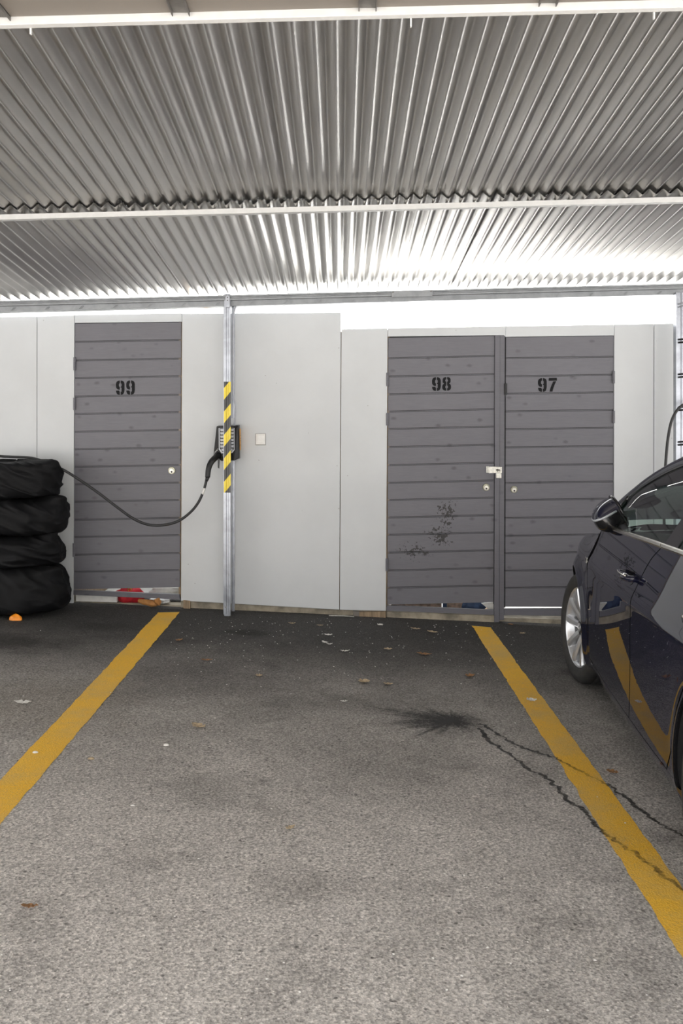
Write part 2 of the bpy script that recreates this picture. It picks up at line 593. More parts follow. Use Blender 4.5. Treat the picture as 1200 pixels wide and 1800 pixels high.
# ------------------------------------------------------------------ setting: ground, plinth, wall boards
gx0, gx1, gy0, gy1 = -9.0, 9.0, -7.0, 7.9
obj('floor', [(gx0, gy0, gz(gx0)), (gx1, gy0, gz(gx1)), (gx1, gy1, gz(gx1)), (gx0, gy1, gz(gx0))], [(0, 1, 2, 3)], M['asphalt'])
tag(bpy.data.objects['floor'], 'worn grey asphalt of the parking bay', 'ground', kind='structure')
obj('ground_bounce', [(-16, 7.9, 0.0), (16, 7.9, 0.0), (16, 42, 0.0), (-16, 42, 0.0)], [(0, 1, 2, 3)], M['bounce_ground'])  # added unseen ground, pale to bounce light up under the roof
tag(bpy.data.objects['ground_bounce'], 'added pale ground behind the storage wall, bouncing light up to the roof', 'ground', kind='structure')

# yellow lines
def yellow_line(le, re_, label):
    (a0, a1), (b0, b1) = le, re_
    A0, A1, B0, B1 = gnd(*a0, 0.0015), gnd(*a1, 0.0015), gnd(*b0, 0.0015), gnd(*b1, 0.0015)
    dA, dB = (A1 - A0), (B1 - B0)
    tA = (0.6 - A0.y) / dA.y
    tB = (0.6 - B0.y) / dB.y
    n = 260
    vs, fs = [], []
    for i in range(n + 1):
        t = i / n
        pa = A0 + dA * tA * t
        pb = B0 + dB * tB * t
        ja = 0.006 * (mnoise.noise((pa.y * 9, 1.3, label.count('r'))) + 0.7 * mnoise.noise((pa.y * 37, 4.3, 0)))
        jb = 0.006 * (mnoise.noise((pb.y * 9, 7.7, label.count('r'))) + 0.7 * mnoise.noise((pb.y * 37, 9.1, 0)))
        for q, j in ((pa, ja), (pb, jb)):
            x = q.x + j
            vs.append((x, q.y, gz(x) + 0.0015))
    for i in range(n):
        fs.append((2 * i, 2 * i + 1, 2 * i + 3, 2 * i + 2))
    o = obj('parking_line', vs, fs, M['yellow'])
    tag(o, label, 'parking line', 'yellow bay lines', 'structure')


yellow_line((((278, 1077), (0, 1372))), (((316, 1076), (0, 1450))), 'yellow painted line on asphalt, starting below door 99')
yellow_line((((829, 1100), (1200, 1684))), (((862, 1103), (1196, 1556))), 'yellow painted line beside the blue car, starting below door 98')

# wet stain with two trails
def edge_line(p, q):
    a, b = gnd(*p), gnd(*q)
    return lambda y: a.x + (b.x - a.x) * (y - a.y) / (b.y - a.y)


LA, LB = edge_line((829, 1100), (1200, 1684)), edge_line((862, 1103), (1196, 1556))


def stain_strip(px, w, label, seed):
    base = [gnd(x, y) for x, y in px]
    pts = smooth_path(base, 14)
    vs, cols, fs = [], [], []
    n = len(pts)
    for i, p in enumerate(pts):
        t = (pts[min(i + 1, n - 1)] - pts[max(i - 1, 0)])
        t.z = 0
        t.normalize()
        nrm = Vector((-t.y, t.x, 0))
        j = 0.022 * mnoise.noise((i * 0.33, seed, 0.2)) + 0.010 * mnoise.noise((i * 0.9, seed, 5.2))
        ww = w * (0.75 + 0.6 * mnoise.noise((i * 0.21, seed, 2.2)))
        e = min(1.0, (i + 1) / 5, (n - i) / 5)
        for k, a in ((-1, 0.0), (-0.4, 0.85), (0.4, 0.85), (1, 0.0)):
            q = p + nrm * (j + k * ww)
            vs.append((q.x, q.y, gz(q.x) + 0.003))
            cols.append(a * e * (0.84 if LA(q.y) < q.x < LB(q.y) else 1.0))
    for i in range(n - 1):
        for k in range(3):
            a = i * 4 + k
            fs.append((a, a + 1, a + 5, a + 4))
    return vs, cols, fs


def stain_obj(name, vs, cols, fs, label):
    o = obj(name, vs, fs, M['stain'])
    ca = o.data.color_attributes.new('edge', 'FLOAT_COLOR', 'POINT')
    for i, c in enumerate(cols):
        ca.data[i].color = (c, c, c, 1)
    tag(o, label, 'stain', 'wet oil stains', 'structure')


def splat():
    c = gnd(795, 1268)
    vs, cols, fs = [(c.x, c.y, gz(c.x) + 0.0028)], [1.0], []
    na, nr = 240, 10
    for i in range(na):
        th = 2 * math.pi * i / na
        left = max(0.0, -math.cos(th))
        spike = abs(mnoise.noise((math.cos(th) * 7.0, math.sin(th) * 7.0, 3.1))) + 0.6 * abs(mnoise.noise((math.cos(th) * 17.0, math.sin(th) * 17.0, 7.1)))
        R = 0.21 + 0.22 * spike + left ** 2 * (0.22 + 1.0 * spike * abs(mnoise.noise((th * 9, 0, 0))) * 1.9)
        for j in range(1, nr + 1):
            r = R * j / nr
            x = c.x + r * math.cos(th) * 1.15
            y = c.y + r * math.sin(th) * 1.15
            vs.append((x, y, gz(x) + 0.0028))
            cols.append(max(0.0, 1.0 - j / nr) ** 0.85)
    for i in range(na):
        k = (i + 1) % na
        fs.append((0, 1 + i * nr, 1 + k * nr))
        for j in range(nr - 1):
            fs.append((1 + i * nr + j, 1 + i * nr + j + 1, 1 + k * nr + j + 1, 1 + k * nr + j))
    stain_obj('oil_stain', vs, cols, fs, 'dark star-shaped wet stain spreading over the asphalt')


splat()
v_, c_, f_ = stain_strip([(838, 1270), (862, 1283), (890, 1300), (925, 1317), (960, 1328), (992, 1342), (1030, 1362), (1070, 1382), (1105, 1408), (1140, 1436), (1175, 1457), (1215, 1475)], 0.021, '', 1.1)
stain_obj('oil_trail', v_, c_, f_, 'thin dark liquid trail from the stain across the yellow line to the car')
v_, c_, f_ = stain_strip([(836, 1276), (858, 1300), (890, 1324), (930, 1352), (968, 1375), (1000, 1408), (1040, 1440), (1062, 1466), (1090, 1487), (1130, 1512), (1165, 1540), (1205, 1572), (1230, 1596)], 0.024, '', 5.4)
stain_obj('oil_trail', v_, c_, f_, 'nearer dark liquid trail from the stain running along the yellow line')

# boards of the storage wall
def board(px, label=None, dy=0.0, name='wall_panel', parent=None):
    mb = MB()
    slab(mb, px, D + dy, 0.02, 0.0025)
    o = mb.build(name, M['board'], parent)
    return o


wall = thing('wall_back', (0, D, 0), 'off-white board front of the storage units behind the bay', 'wall', kind='structure')
for px in ([(-1000, 573), (64.5, 556), (64.5, 1080), (-1000, 1080)],
           [(65.5, 556), (130.5, 553.5), (128.5, 1060), (65.0, 1072)],
           [(320, 551.5), (599, 549), (596, 1072), (318, 1056)],
           [(600, 578.5), (681, 577), (678, 1074), (597, 1072)],
           [(1079.5, 570.5), (1148.5, 569), (1147.5, 1088), (1078.5, 1088)],
           [(1149.5, 569), (1900, 556), (1900, 1130), (1148.5, 1088)]):
    board(px, parent=wall)
for px in ([(131, 553.5), (319.5, 550.5), (319.5, 565.5), (131, 567.5)],
           [(681.5, 577), (887.5, 573.5), (887.5, 589), (681.5, 591.5)],
           [(888, 573.5), (1079, 570.5), (1079, 589.5), (888, 592)]):
    board(px, name='header_board', parent=wall, dy=-0.002)
# battens added behind the boards to stop light leaking through the joints
for (x0, x1, ya, yb) in ((60, 70, 560, 1050), (594, 603, 583, 1066), (675, 684, 580, 1068), (1144, 1153, 575, 1075), (314, 323, 556, 1050)):
    mb = MB()
    slab(mb, [(x0, ya), (x1, ya), (x1, yb), (x0, yb)], D + 0.021, 0.02)
    child(mb.build('light_stop_batten', M['raw_wood']), wall)
# the timber ends poking out below the boards and the dirty plinth
pl = MB()
for (x0, y0, x1, y1, dy) in ((-1000, 1010, 129, 1046, .022), (129, 1057.5, 318, 1064, .05), (318, 1050, 680, 1066, .022), (680, 1075, 868, 1082, .012), (868, 1086, 1080, 1091, .06), (1080, 1076, 1900, 1100, .022)):
    pl.prism([at(x0, y0, D + dy), at(x1, y1, D + dy), at(x1, 1160, D + dy), at(x0, 1160, D + dy)], (0, .12, 0))
o = pl.build('baseboard_back', M['concrete'])
tag(o, 'dirty concrete plinth below the white storage wall', 'plinth', kind='structure')
for px, mat, nm in (([(322, 1055), (334, 1056), (334, 1072), (322, 1071)], 'raw_wood', 'wooden block under the white wall right of door 99'),
                    ([(620.5, 1074), (631, 1075), (631, 1084), (620.5, 1083)], 'near_board', 'short grey block under the joint of the wall boards'),
                    ([(631, 1076), (678, 1075), (678, 1088), (631, 1086)], 'raw_wood', 'low wooden sill piece under the wall left of door 98')):
    mb = MB()
    slab(mb, px, D - 0.005, 0.05, 0.002)
    tag(mb.build('wood_block', M[mat]), nm, 'block', 'blocks under the storage wall')
mb = MB()
mb.tube([gnd(578, 1083.5, 0.006), gnd(604, 1084, 0.006), gnd(622, 1085.5, 0.006)], 0.004, 6)
tag(mb.build('metal_strip', M['nickel']), 'thin bright metal strip lying along the wall foot', 'strip')

# ------------------------------------------------------------------ doors
def lerp(a, b, t):
    return a + (b - a) * t


def inside_disc(mb, c, r, th, seg=20):
    mb.cyl(c, Vector(c) + Vector((0, -th, 0)), r, r * 0.9, seg)


def stencil(text, px, py, w, h, gap, Y, parent, tilt=-0.02):
    """stencil digits: squares of a fine raster kept where the stroke is"""
    def in9(x, y):          # x,y in 0..1, y up
        return _nine(x, y)
    mb = MB()
    nx, ny = 40, 64
    for ci, ch in enumerate(text):
        x0 = px + ci * (w + gap)
        for j in range(ny):
            i = 0
            while i < nx:
                if glyph(ch, (i + .5) / nx, 1 - (j + .5) / ny):
                    k = i
                    while k < nx and glyph(ch, (k + .5) / nx, 1 - (j + .5) / ny):
                        k += 1
                    xa, xb = x0 + w * i / nx, x0 + w * k / nx
                    ya, yb = py + h * j / ny, py + h * (j + 1) / ny
                    mb.add([at(xa, ya + tilt * (xa - px), Y), at(xb, ya + tilt * (xb - px), Y), at(xb, yb + tilt * (xb - px), Y), at(xa, yb + tilt * (xa - px), Y)], [(0, 1, 2, 3)])
                    i = k
                else:
                    i += 1
    return mb.build('number', M['black_paint'], parent)


def stad(x, y, cx, cy, rx, ry, n=2.6):
    return (abs((x - cx) / rx) ** n + abs((y - cy) / ry) ** n)


def glyph(ch, x, y):
    s = 0.30
    if ch == '7':
        if y > 0.80:
            return 0.02 < x < 0.98 and not (y > 0.95 and (x < .06 or x > .94))
        if 0.755 < y <= 0.80:
            return False
        xc = 0.30 + (y / 0.755) ** 1.35 * 0.42
        return xc - 0.17 < x < xc + 0.17
    slot = abs(x - 0.5) < 0.055
    if ch == '9':
        if slot:
            return False
        o1 = stad(x, y, .5, .675, .5, .325) < 1 and not stad(x, y, .5, .685, .155, .14, 2.2) < 1
        tail = stad(x, y, .5, .5, .5, .5, 3.2) < 1 and not stad(x, y, .5, .46, .16, .24, 2.6) < 1
        if x < 0.5:
            if y > 0.36:
                return o1
            return tail and y < 0.29
        return (o1 and y >= .5) or (tail and y < 0.64 and not (stad(x, y, .5, .685, .155, .14, 2.2) < 1)) and (x > .64 or y > .36 or y < .22)
    if ch == '8':
        if slot:
            return False
        top = stad(x, y, .5, .745, .46, .255) < 1 and not stad(x, y, .5, .745, .145, .10, 2.2) < 1
        bot = stad(x, y, .5, .27, .5, .27) < 1 and not stad(x, y, .5, .27, .155, .11, 2.2) < 1
        return top or bot
    return False


def hinge(px, y0, y1, parent, mat='frame_paint', w=3.2):
    mb = MB()
    Y = D - 0.006
    a, b = at(px, y0, Y), at(px, y1, Y)
    r = w / 2 * D / F
    for k in range(3):
        p, q = a.lerp(b, k / 3 + 0.01), a.lerp(b, (k + 1) / 3 - 0.01)
        mb.cyl(p, q, r, r, 12)
    mb.box(min(a.x, b.x) - r * 1.3, max(a.x, b.x) + r * 1.3, D - 0.004, D + 0.004, b.z, a.z)
    return mb.build('hinge', M[mat], parent)


def lock(px, py, parent, r=6.3):
    Y = D + 0.008
    c = at(px, py, Y)
    k = D / F
    mb = MB()
    mb.cyl(c + Vector((0, 0.004, 0)), c + Vector((0, -0.008, 0)), r * k, r * k * 0.88, 28)
    l = mb.build('lock', M['brass'], parent)
    m2 = MB()
    m2.cyl(c + Vector((0, -0.006, -0.1 * r * k)), c + Vector((0, -0.011, -0.1 * r * k)), r * k * 0.62, r * k * 0.58, 24)
    q = m2.build('lock_barrel', M['nickel'])
    m3 = MB()
    m3.cyl(c + Vector((0, -0.010, -0.34 * r * k)), c + Vector((0, -0.0118, -0.34 * r * k)), r * k * 0.26, r * k * 0.26, 14)
    w = m3.build('keyhole', M['dark_hole'])
    for s in (q, w):
        s.parent = l
        s.location = s.location - l.location - parent.location
    return l


def plank_door(name, label, xl, xr, ytop, lines, slope, bot, mat):
    """xl, xr = (x at top, x at bottom); lines = groove rows at the left edge; bot = (y left, y right)"""
    p0 = at((xl[0] + xr[0]) / 2, (bot[0] + bot[1]) / 2, D)
    root = thing(name, (p0.x, D, p0.z), label, 'door', 'storage unit doors', 'structure')
    mb = MB()
    ys = [ytop[0]] + lines + [bot[0]]
    yr_ = [ytop[1]] + [y + slope * (xr[0] - xl[0]) for y in lines] + [bot[1]]
    y0, y1 = ys[0], ys[-1]

    def X(pair, y):
        return lerp(pair[0], pair[1], (y - y0) / (y1 - y0))
    n = len(ys) - 1
    for i in range(n):
        a = 0.0 if i == 0 else 1.6
        b = 0.0 if i == n - 1 else 1.2
        j = random.uniform(-0.0012, 0.0012)
        slab(mb, [(X(xl, ys[i]), ys[i] + a), (X(xr, yr_[i]), yr_[i] + a), (X(xr, yr_[i + 1]), yr_[i + 1] - b), (X(xl, ys[i + 1]), ys[i + 1] - b)], D + 0.012 + j, 0.022, 0.0016)
        if i:
            for (q, e) in ((-0.7, 0.75),):
                slab(mb, [(X(xl, ys[i]), ys[i] - .35), (X(xr, yr_[i]), yr_[i] - .35), (X(xr, yr_[i]), yr_[i] + .85), (X(xl, ys[i]), ys[i] + .85)], D + 0.019, 0.012)
    mb.build('plank_panel', M[mat], root)
    bk = MB()
    slab(bk, [(xl[0] - 1, ys[0] - 7), (xr[0] + 1, yr_[0] - 7), (xr[1] - 1, bot[1] - 2), (xl[1] + 1, bot[0] - 2)], D + 0.030, 0.012)
    bk.build('backing_sheet', M['black_plastic'], root)
    return root


l99 = [600.8, 633.6, 664.5, 697, 727.5, 759, 789.8, 820.6, 851.5, 882, 913.6, 943.8, 975, 1005]
d99 = plank_door('door_1', 'grey plank door stencilled 99, alone at the left', (131.5, 129.5), (318.5, 316.0), (569, 566.5), l99, -0.019, (1036, 1032), 'wood')
stencil('99', 203.6, 669, 15.2, 25, 2.9, D + 0.0095, d99, -0.012)
for y0, y1 in ((628, 651), (699, 721), (955, 979)):
    hinge(lerp(131, 129.2, (y0 - 568) / 470), y0, y1, d99)
lock(301.8, 827, d99, 6.8)
mb = MB()
slab(mb, [(129.3, 1037.5), (315.5, 1045), (316.5, 1054), (129, 1045.5)], D + 0.004, 0.03, 0.002)
mb.build('bottom_rail', M['frame_paint'], d99)

l98 = [629.7, 661.6, 693, 723.2, 753.9, 785.7, 817.4, 848.6, 878.7, 909.5, 940, 971.3, 1002.5, 1033.2]
d98 = plank_door('door_2', 'grey plank door stencilled 98 with mud splashes and a padlocked hasp', (682, 680.5), (869, 867.2), (594, 590.5), l98, -0.0225, (1063, 1058.5), 'wood_mud')
stencil('98', 759, 663.2, 15.4, 24, 2.6, D + 0.0095, d98, -0.02)
for y0, y1 in ((655, 679), (726, 748), (982, 1004)):
    hinge(lerp(681, 679.4, (y0 - 593) / 470), y0, y1, d98)
lock(854.3, 856.5, d98, 6.6)
l97 = [629.5, 661.3, 692, 723, 754.4, 786.3, 818, 848.8, 879, 910.3, 941.6, 972.4, 1003.2, 1033.4]
d97 = plank_door('door_3', 'grey plank door stencilled 97, partly behind the car', (889, 887.5), (1078.5, 1077.5), (593, 590.5), l97, -0.0145, (1066.5, 1067), 'wood')
stencil('97', 945.2, 664.8, 15.4, 24, 3.0, D + 0.0095, d97, -0.02)
for y0, y1 in ((652, 674), (722, 744)):
    hinge(1078.4, y0, y1, d97)
hinge(888.5, 674, 694, d97, 'black_plastic', 4.0)
lock(903.2, 860.3, d97, 6.4)

# frame between doors 98 and 97
fr = thing('door_frame', tuple(at(877, 1094, D)), 'grey steel frame post and bottom rail between doors 98 and 97', 'door frame', kind='structure')
mb = MB()
slab(mb, [(869.8, 588.5), (878.2, 588.2), (877.2, 1094), (868.4, 1094)], D + 0.000, 0.045, 0.002)
slab(mb, [(878.6, 588.2), (886.8, 588), (885.6, 1090), (877.6, 1090)], D + 0.004, 0.045, 0.002)
mb.build('post', M['frame_paint'], fr)
mb = MB()
slab(mb, [(679.5, 1064.5), (868, 1072.5), (868, 1081), (679.5, 1073.5)], D + 0.002, 0.03, 0.002)
mb.build('rail', M['frame_paint'], fr)
mb = MB()
slab(mb, [(886, 1070.5), (1078, 1069.5), (1078, 1081.5), (886, 1081.5)], D + 0.002, 0.03, 0.002)
mb.build('rail', M['frame_paint'], fr)
# dark door lining showing in the joints
mb = MB()
for a, b in (((319.6, 553), (317.4, 1052)), ((130.9, 568), (128.8, 1044)), ((681.4, 592), (679.2, 1064)), ((888.0, 590), (886.6, 1068)), ((1079.2, 590), (1078, 1070)), ((869.4, 592), (867.8, 1062))):
    slab(mb, [(a[0] - 1.2, a[1]), (a[0] + 1.2, a[1]), (b[0] + 1.2, b[1]), (b[0] - 1.2, b[1])], D + 0.032, 0.01)
tag(mb.build('trim_1', M['black_plastic']), 'dark lining in the joints round the storage doors', 'trim', kind='structure')

# hasp on door 98 (bridges to the post), padlock hanging from it
hs = thing('hasp', tuple(at(870, 826, D)), 'worn silver hasp plate bridging door 98 and its post', 'hasp')
mb = MB()
slab(mb, [(859, 820.3), (882, 820.8), (882, 831), (859, 831.8)], D - 0.006, 0.004, 0.001)
mb.build('plate', M['nickel'], hs)
mb = MB()
slab(mb, [(854.6, 819.8), (856.4, 819.8), (856.4, 831), (854.6, 831)], D - 0.004, 0.014, 0.001)
slab(mb, [(857.2, 819.8), (858.8, 819.8), (858.8, 831), (857.2, 831)], D - 0.004, 0.014, 0.001)
mb.build('hinge_leaf', M['nickel'], hs)
mb = MB()
slab(mb, [(871.2, 825.4), (874, 824.4), (878.4, 825.2), (879, 826.6), (876, 827.8), (871.5, 827.2)], D - 0.0068, 0.002)
mb.build('slot', M['dark_hole'], hs)
pdl = thing('padlock', tuple(at(876, 840, D)), 'small silver padlock hanging from the hasp of door 98', 'padlock')
mb = MB()
slab(mb, [(871.8, 831), (881.2, 831), (881.2, 840.6), (871.8, 840.6)], D - 0.026, 0.02, 0.0025)
mb.build('body', M['nickel'], pdl)
mb = MB()
c0 = at(876.4, 830, D - 0.014)
mb.tube([c0 + Vector((0.013 * math.cos(t), 0, 0.018 * math.sin(t) - 0.003)) for t in [math.pi * k / 12 for k in range(13)]], 0.003, 8)
mb.build('shackle', M['chrome'], pdl)

# light switch
sw = thing('light_switch', tuple(at(458, 772, D)), 'white square light switch on the wall right of the charger', 'switch')
k = D / F
mb = MB()
slab(mb, [(449.0, 762.0), (466.8, 762.0), (466.8, 782.5), (449.0, 782.5)], D - 0.008, 0.009, 0.0015)
mb.build('back_box', M['switch_edge'], sw, bevel=0.002)
mb = MB()
slab(mb, [(449.8, 762.8), (466.0, 762.8), (466.0, 781.6), (449.8, 781.6)], D - 0.013, 0.008, 0.0015)
mb.build('frame', M['white_plastic'], sw, bevel=0.0025)
mb = MB()
slab(mb, [(451.6, 765.4), (464.6, 765.4), (464.6, 778.8), (451.6, 778.8)], D - 0.0165, 0.006, 0.002)
mb.build('rocker', M['white_plastic'], sw)

# ------------------------------------------------------------------ roof
def roof_z(x, y):
    return 2.658 + 0.026 * x - 0.0985 * (y - 5.24)


PITCH, AMP = 0.0745, 0.0138
ceil = thing('ceiling', (0, 5.24, 2.66), 'corrugated galvanised roof over the parking bay', 'ceiling', kind='structure')


def corrugated(x0, x1, y0, y1, dz, twist):
    nx = int((x1 - x0) / PITCH * 20)
    ny = 10
    vs, fs = [], []
    for j in range(ny + 1):
        y = lerp(y0, y1, j / ny)
        for i in range(nx + 1):
            x = lerp(x0, x1, i / nx)
            ph = math.sin(2 * math.pi * x / PITCH)
            prof = math.asin(0.93 * ph) / math.asin(0.93)
            z = roof_z(x, y) + AMP * (prof + 1) + dz + twist * (x - x0) + 0.0012 * mnoise.noise((x * 1.3, y * 0.7, dz * 900))
            vs.append((x, y, z))
    w = nx + 1
    for j in range(ny):
        for i in range(nx):
            fs.append((j * w + i, j * w + i + 1, (j + 1) * w + i + 1, (j + 1) * w + i))
    o = obj('corrugated_sheet', vs, fs, M['sheet'], None, True)
    child(o, ceil)


fx = [-7.0, -5.87, -4.75, -3.62, -2.49, -1.37, -0.255, 0.856, 1.97, 3.1, 4.2, 5.35, 6.5]
for i in range(len(fx) - 1):
    corrugated(fx[i], fx[i + 1] + 0.03, 3.12, 5.30, 0.006 * (i % 2) + 0.012, 0.0012)
bx = [-7.3, -6.3, -5.3, -4.3, -3.26, -2.24, -1.19, -0.19, 0.83, 1.85, 2.87, 3.9, 4.95, 6.0]
for i in range(len(bx) - 1):
    corrugated(bx[i], bx[i + 1] + 0.03, 5.19, 7.32, 0.004 * (i % 2), 0.0012)

# the roof covering above, so no sky leaks in at the sheet laps
mb = MB()
mb.prism([(-7.2, 3.1, roof_z(-7.2, 3.1) + .06), (6.4, 3.1, roof_z(6.4, 3.1) + .06), (6.4, 7.34, roof_z(6.4, 7.34) + .06), (-7.2, 7.34, roof_z(-7.2, 7.34) + .06)], (0, 0, 0.02))
o = mb.build('outer_deck', M['dark_steel'])
child(o, ceil)


def xbeam(mb, sect, x0=-7.0, x1=6.2, rise=0.026):
    """section of (y, z) points swept along the roof's width, rising with it"""
    n = len(sect)
    vs = [(x, y, z + rise * x) for x in (x0, x1) for (y, z) in sect]
    fs = [(i, (i + 1) % n, n + (i + 1) % n, n + i) for i in range(n)] + [tuple(range(n - 1, -1, -1)), tuple(range(n, 2 * n))]
    mb.add(vs, fs)


# middle purlin
zt = H + (HY - 361.5) * 5.24 / F
zb = H + (HY - 370.5) * 5.24 / F
bm_ = thing('roof_beam', (0, 5.24, zb), 'thin pale steel purlin crossing under the middle of the corrugated roof', 'beam', 'roof beams', 'structure')
mb = MB()
xbeam(mb, [(5.24, zb), (5.285, zb), (5.285, zb + .003), (5.243, zb + .003), (5.243, zt - .003), (5.30, zt - .003), (5.30, zt), (5.24, zt)])
mb.build('profile', M['white_steel'], bm_)

# front beam with boards and channels in front of it
Yf = 3.14
zb = H + (HY - 28.5) * Yf / F
bf = thing('roof_beam', (0, Yf, zb), 'white painted steel beam at the near edge of the corrugated roof', 'beam', 'roof beams', 'structure')
mb = MB()
xbeam(mb, [(Yf, zb), (Yf + .032, zb), (Yf + .032, zb + .045), (Yf, zb + .045)])
mb.build('profile', M['white_steel'], bf, bevel=0.002)
for px, py in ((54, 49), (722, 36), (1149, 22)):
    c = at(px, py, Yf + 0.034)
    mb = MB()
    mb.box(c.x - .0025, c.x + .0025, Yf + .030, Yf + .040, c.z - .022, c.z + .012)
    mb.build('hook', M['white_steel'], bf)
zc = zb + 0.026
Yn = -0.8
nc = thing('ceiling_boards', (0, 2.3, zc), 'brown fibre boards lining the roof in front of the white beam', 'ceiling', kind='structure')
chx = []
for px in (-2, 315.5, 646, 965):
    chx.append((px - CX) / F * (Yf - 0.03))
chx = [chx[0] - .6 * q for q in range(10, 0, -1)] + chx + [chx[-1] + .6 * q for q in range(1, 11)]
for i in range(len(chx) - 1):
    mb = MB()
    a, b = chx[i] + 0.001, chx[i + 1] - 0.001
    mb.prism([(a, Yn, zc + .026 * a + .008), (b, Yn, zc + .026 * b + .008), (b, Yf + .0, zc + .026 * b), (a, Yf + .0, zc + .026 * a)], (0, 0, .03))
    mb.build('board', M['near_board'], nc)
for i, x in enumerate(chx):
    z0 = zc + .026 * x
    mb = MB()
    w = 0.029
    y0, y1 = Yn, Yf - 0.002
    mb.box(x - w, x - w + .003, y0, y1, z0 - .014, z0 + .02)
    mb.box(x + w - .003, x + w, y0, y1, z0 - .014, z0 + .02)
    mb.box(x - w, x + w, y0, y1, z0 - .002, z0 + .002)
    mb.build('steel_channel', M['dark_steel'], nc)

# back beam
Yb = 7.19
y0r = 513.0
def zrow(row, Y):
    return H + (HY - row) * Y / F
bb = thing('roof_beam', (0, Yb, zrow(522, Yb)), 'grey galvanised beam carried by the posts below the back roof edge', 'beam', 'roof beams', 'structure')
mb = MB()
za, zb2 = zrow(513.5, Yb), zrow(522.5, Yb)
xbeam(mb, [(Yb, zb2), (Yb, zb2 + .012), (Yb + .006, zb2 + .016), (Yb + .006, za - .016), (Yb, za - .012), (Yb, za), (Yb + .10, za), (Yb + .10, zb2)], -7.0, 6.2, 0.0255)
mb.build('upper_profile', M['galv_shaded'], bb)
mb = MB()
zc2 = zrow(533, Yb + .05)
xbeam(mb, [(Yb + .045, zc2), (Yb + .045, zb2), (Yb + .10, zb2), (Yb + .10, zc2 + .004), (Yb + .16, zc2 + .004), (Yb + .16, zc2)], -7.0, 6.2, 0.0255)
mb.build('lower_profile', M['galv_shaded'], bb)
for i in range(-14, 15):
    x = i * 0.2545 + 0.09
    mb = MB()
    zz = (zb2 + zc2) / 2 + .0255 * x
    for q in (0, .012):
        mb.prism([(x + q - .012, Yb + .043, zz - .012), (x + q - .006, Yb + .043, zz - .012), (x + q + .018, Yb + .043, zz + .010), (x + q + .012, Yb + .043, zz + .010)], (0, -.006, 0))
    mb.build('slot_clip', M['galv_shaded'], bb)
mb = MB()
slab(mb, [(688, 511.5), (760, 509.6), (760, 520.2), (688, 522.2)], Yb - 0.006, 0.006, 0.001)
slab(mb, [(688, 522.2), (760, 520.2), (757, 528.5), (686, 531)], Yb + 0.036, 0.006)
sp_ = mb.build('splice_plate', M['galv_shaded'], bb)
mb = MB()
for px, py in ((690.5, 513.6), (757.5, 512)):
    c = at(px, py, Yb - .006)
    mb.cyl(c, c + Vector((0, -.006, 0)), .006, .005, 6)
mb.build('bolt', M['dark_steel'], bb)

# ------------------------------------------------------------------ posts
def post_z(row, Y):
    return H - (row - HY) * Y / F


Yp = 7.20
Xp = (399.3 - CX) / F * Yp
zg = gz(Xp)
post = thing('steel_post', (Xp, Yp, zg), 'galvanised steel post with yellow and black tape left of the light switch', 'post', 'roof posts')
ztop = post_z(540, Yp)
path = [(Xp + .0235, Yp + .036), (Xp + .0235, Yp), (Xp + .009, Yp), (Xp + .006, Yp + .006), (Xp - .006, Yp + .006), (Xp - .009, Yp), (Xp - .0235, Yp), (Xp - .0235, Yp + .045), (Xp - .034, Yp + .045)]
mb = MB()
mb.sheet(path[::-1], lambda x, y: zg, lambda x, y: ztop + .10)
mb.build('profile', M['galv'], post)
tp = [(x + (0.0016 if x > Xp + .01 else (-0.0016 if x < Xp - .01 else 0)), y - 0.0018) for x, y in path[:8]]
tp[0] = (tp[0][0], Yp + .02)
tp[-1] = (tp[-1][0], Yp + .044)
mb = MB()
mb.sheet(tp[::-1], lambda x, y: post_z(866, Yp), lambda x, y: post_z(671, Yp), 0.0012)
tape = mb.build('hazard_tape', M['tape'], post)
mb = MB()
slab(mb, [(396.0, 521), (399.6, 518.5), (403.4, 521), (403.8, 540), (395.4, 540)], Yb - 0.010, 0.008, 0.001)
br = mb.build('top_bracket', M['galv'], post)
mb = MB()
for py in (522.8, 528.0):
    c = at(399.7, py, Yb - .010)
    mb.cyl(c, c + Vector((0, -.001, 0)), .0045, .0045, 10)
o = mb.build('bolt_hole', M['dark_hole'])
o.parent = br
o.location = o.location - br.location - post.location
mb = MB()
c = at(396.8, 1067, Yp)
mb.cyl(c, c + Vector((0, -.008, 0)), .008, .006, 6)
mb.build('bolt', M['chrome'], post)
mb = MB()
mb.box(Xp - .016, Xp + .014, Yp - .004, Yp + .03, zg - .004, zg + .012)
mb.build('foot_tab', M['galv'], post)

# conduit rail behind the post (above and below the charger) and the supply cable
cr = thing('conduit_rail', tuple(at(409, 1074, 7.3)), 'narrow galvanised rail behind the taped post, broken by the charger', 'rail')
for r0, r1 in ((534, 735), (806, 1074.5)):
    mb = MB()
    a = at(407.6, r0, 7.30)
    b = at(411.6, r1, 7.30)
    x0, x1 = (407.2 - CX) / F * 7.3, (411.6 - CX) / F * 7.3
    mb.sheet([(x0, 7.33), (x0, 7.30), (x1, 7.30), (x1, 7.33)][::-1], lambda x, y: post_z(r1, 7.3), lambda x, y: post_z(r0, 7.3), 0.002)
    mb.build('rail_length', M['galv'], cr)
mb = MB()
mb.tube(smooth_path([at(432, 527, 7.26), at(424, 529, 7.26), at(417, 535, 7.265), at(412.5, 545, 7.275), at(410, 560, 7.29), at(409.6, 600, 7.292), at(409.6, 660, 7.292), at(409.9, 690, 7.285), at(412.6, 703, 7.27), at(414, 718, 7.28), at(412.6, 735, 7.31), at(411.6, 751, 7.34)], 6), 0.0065, 8)
tag(mb.build('supply_cable', M['grey_plastic'], None, True), 'pale grey supply cable curving from the roof beam down to the charger', 'cable')

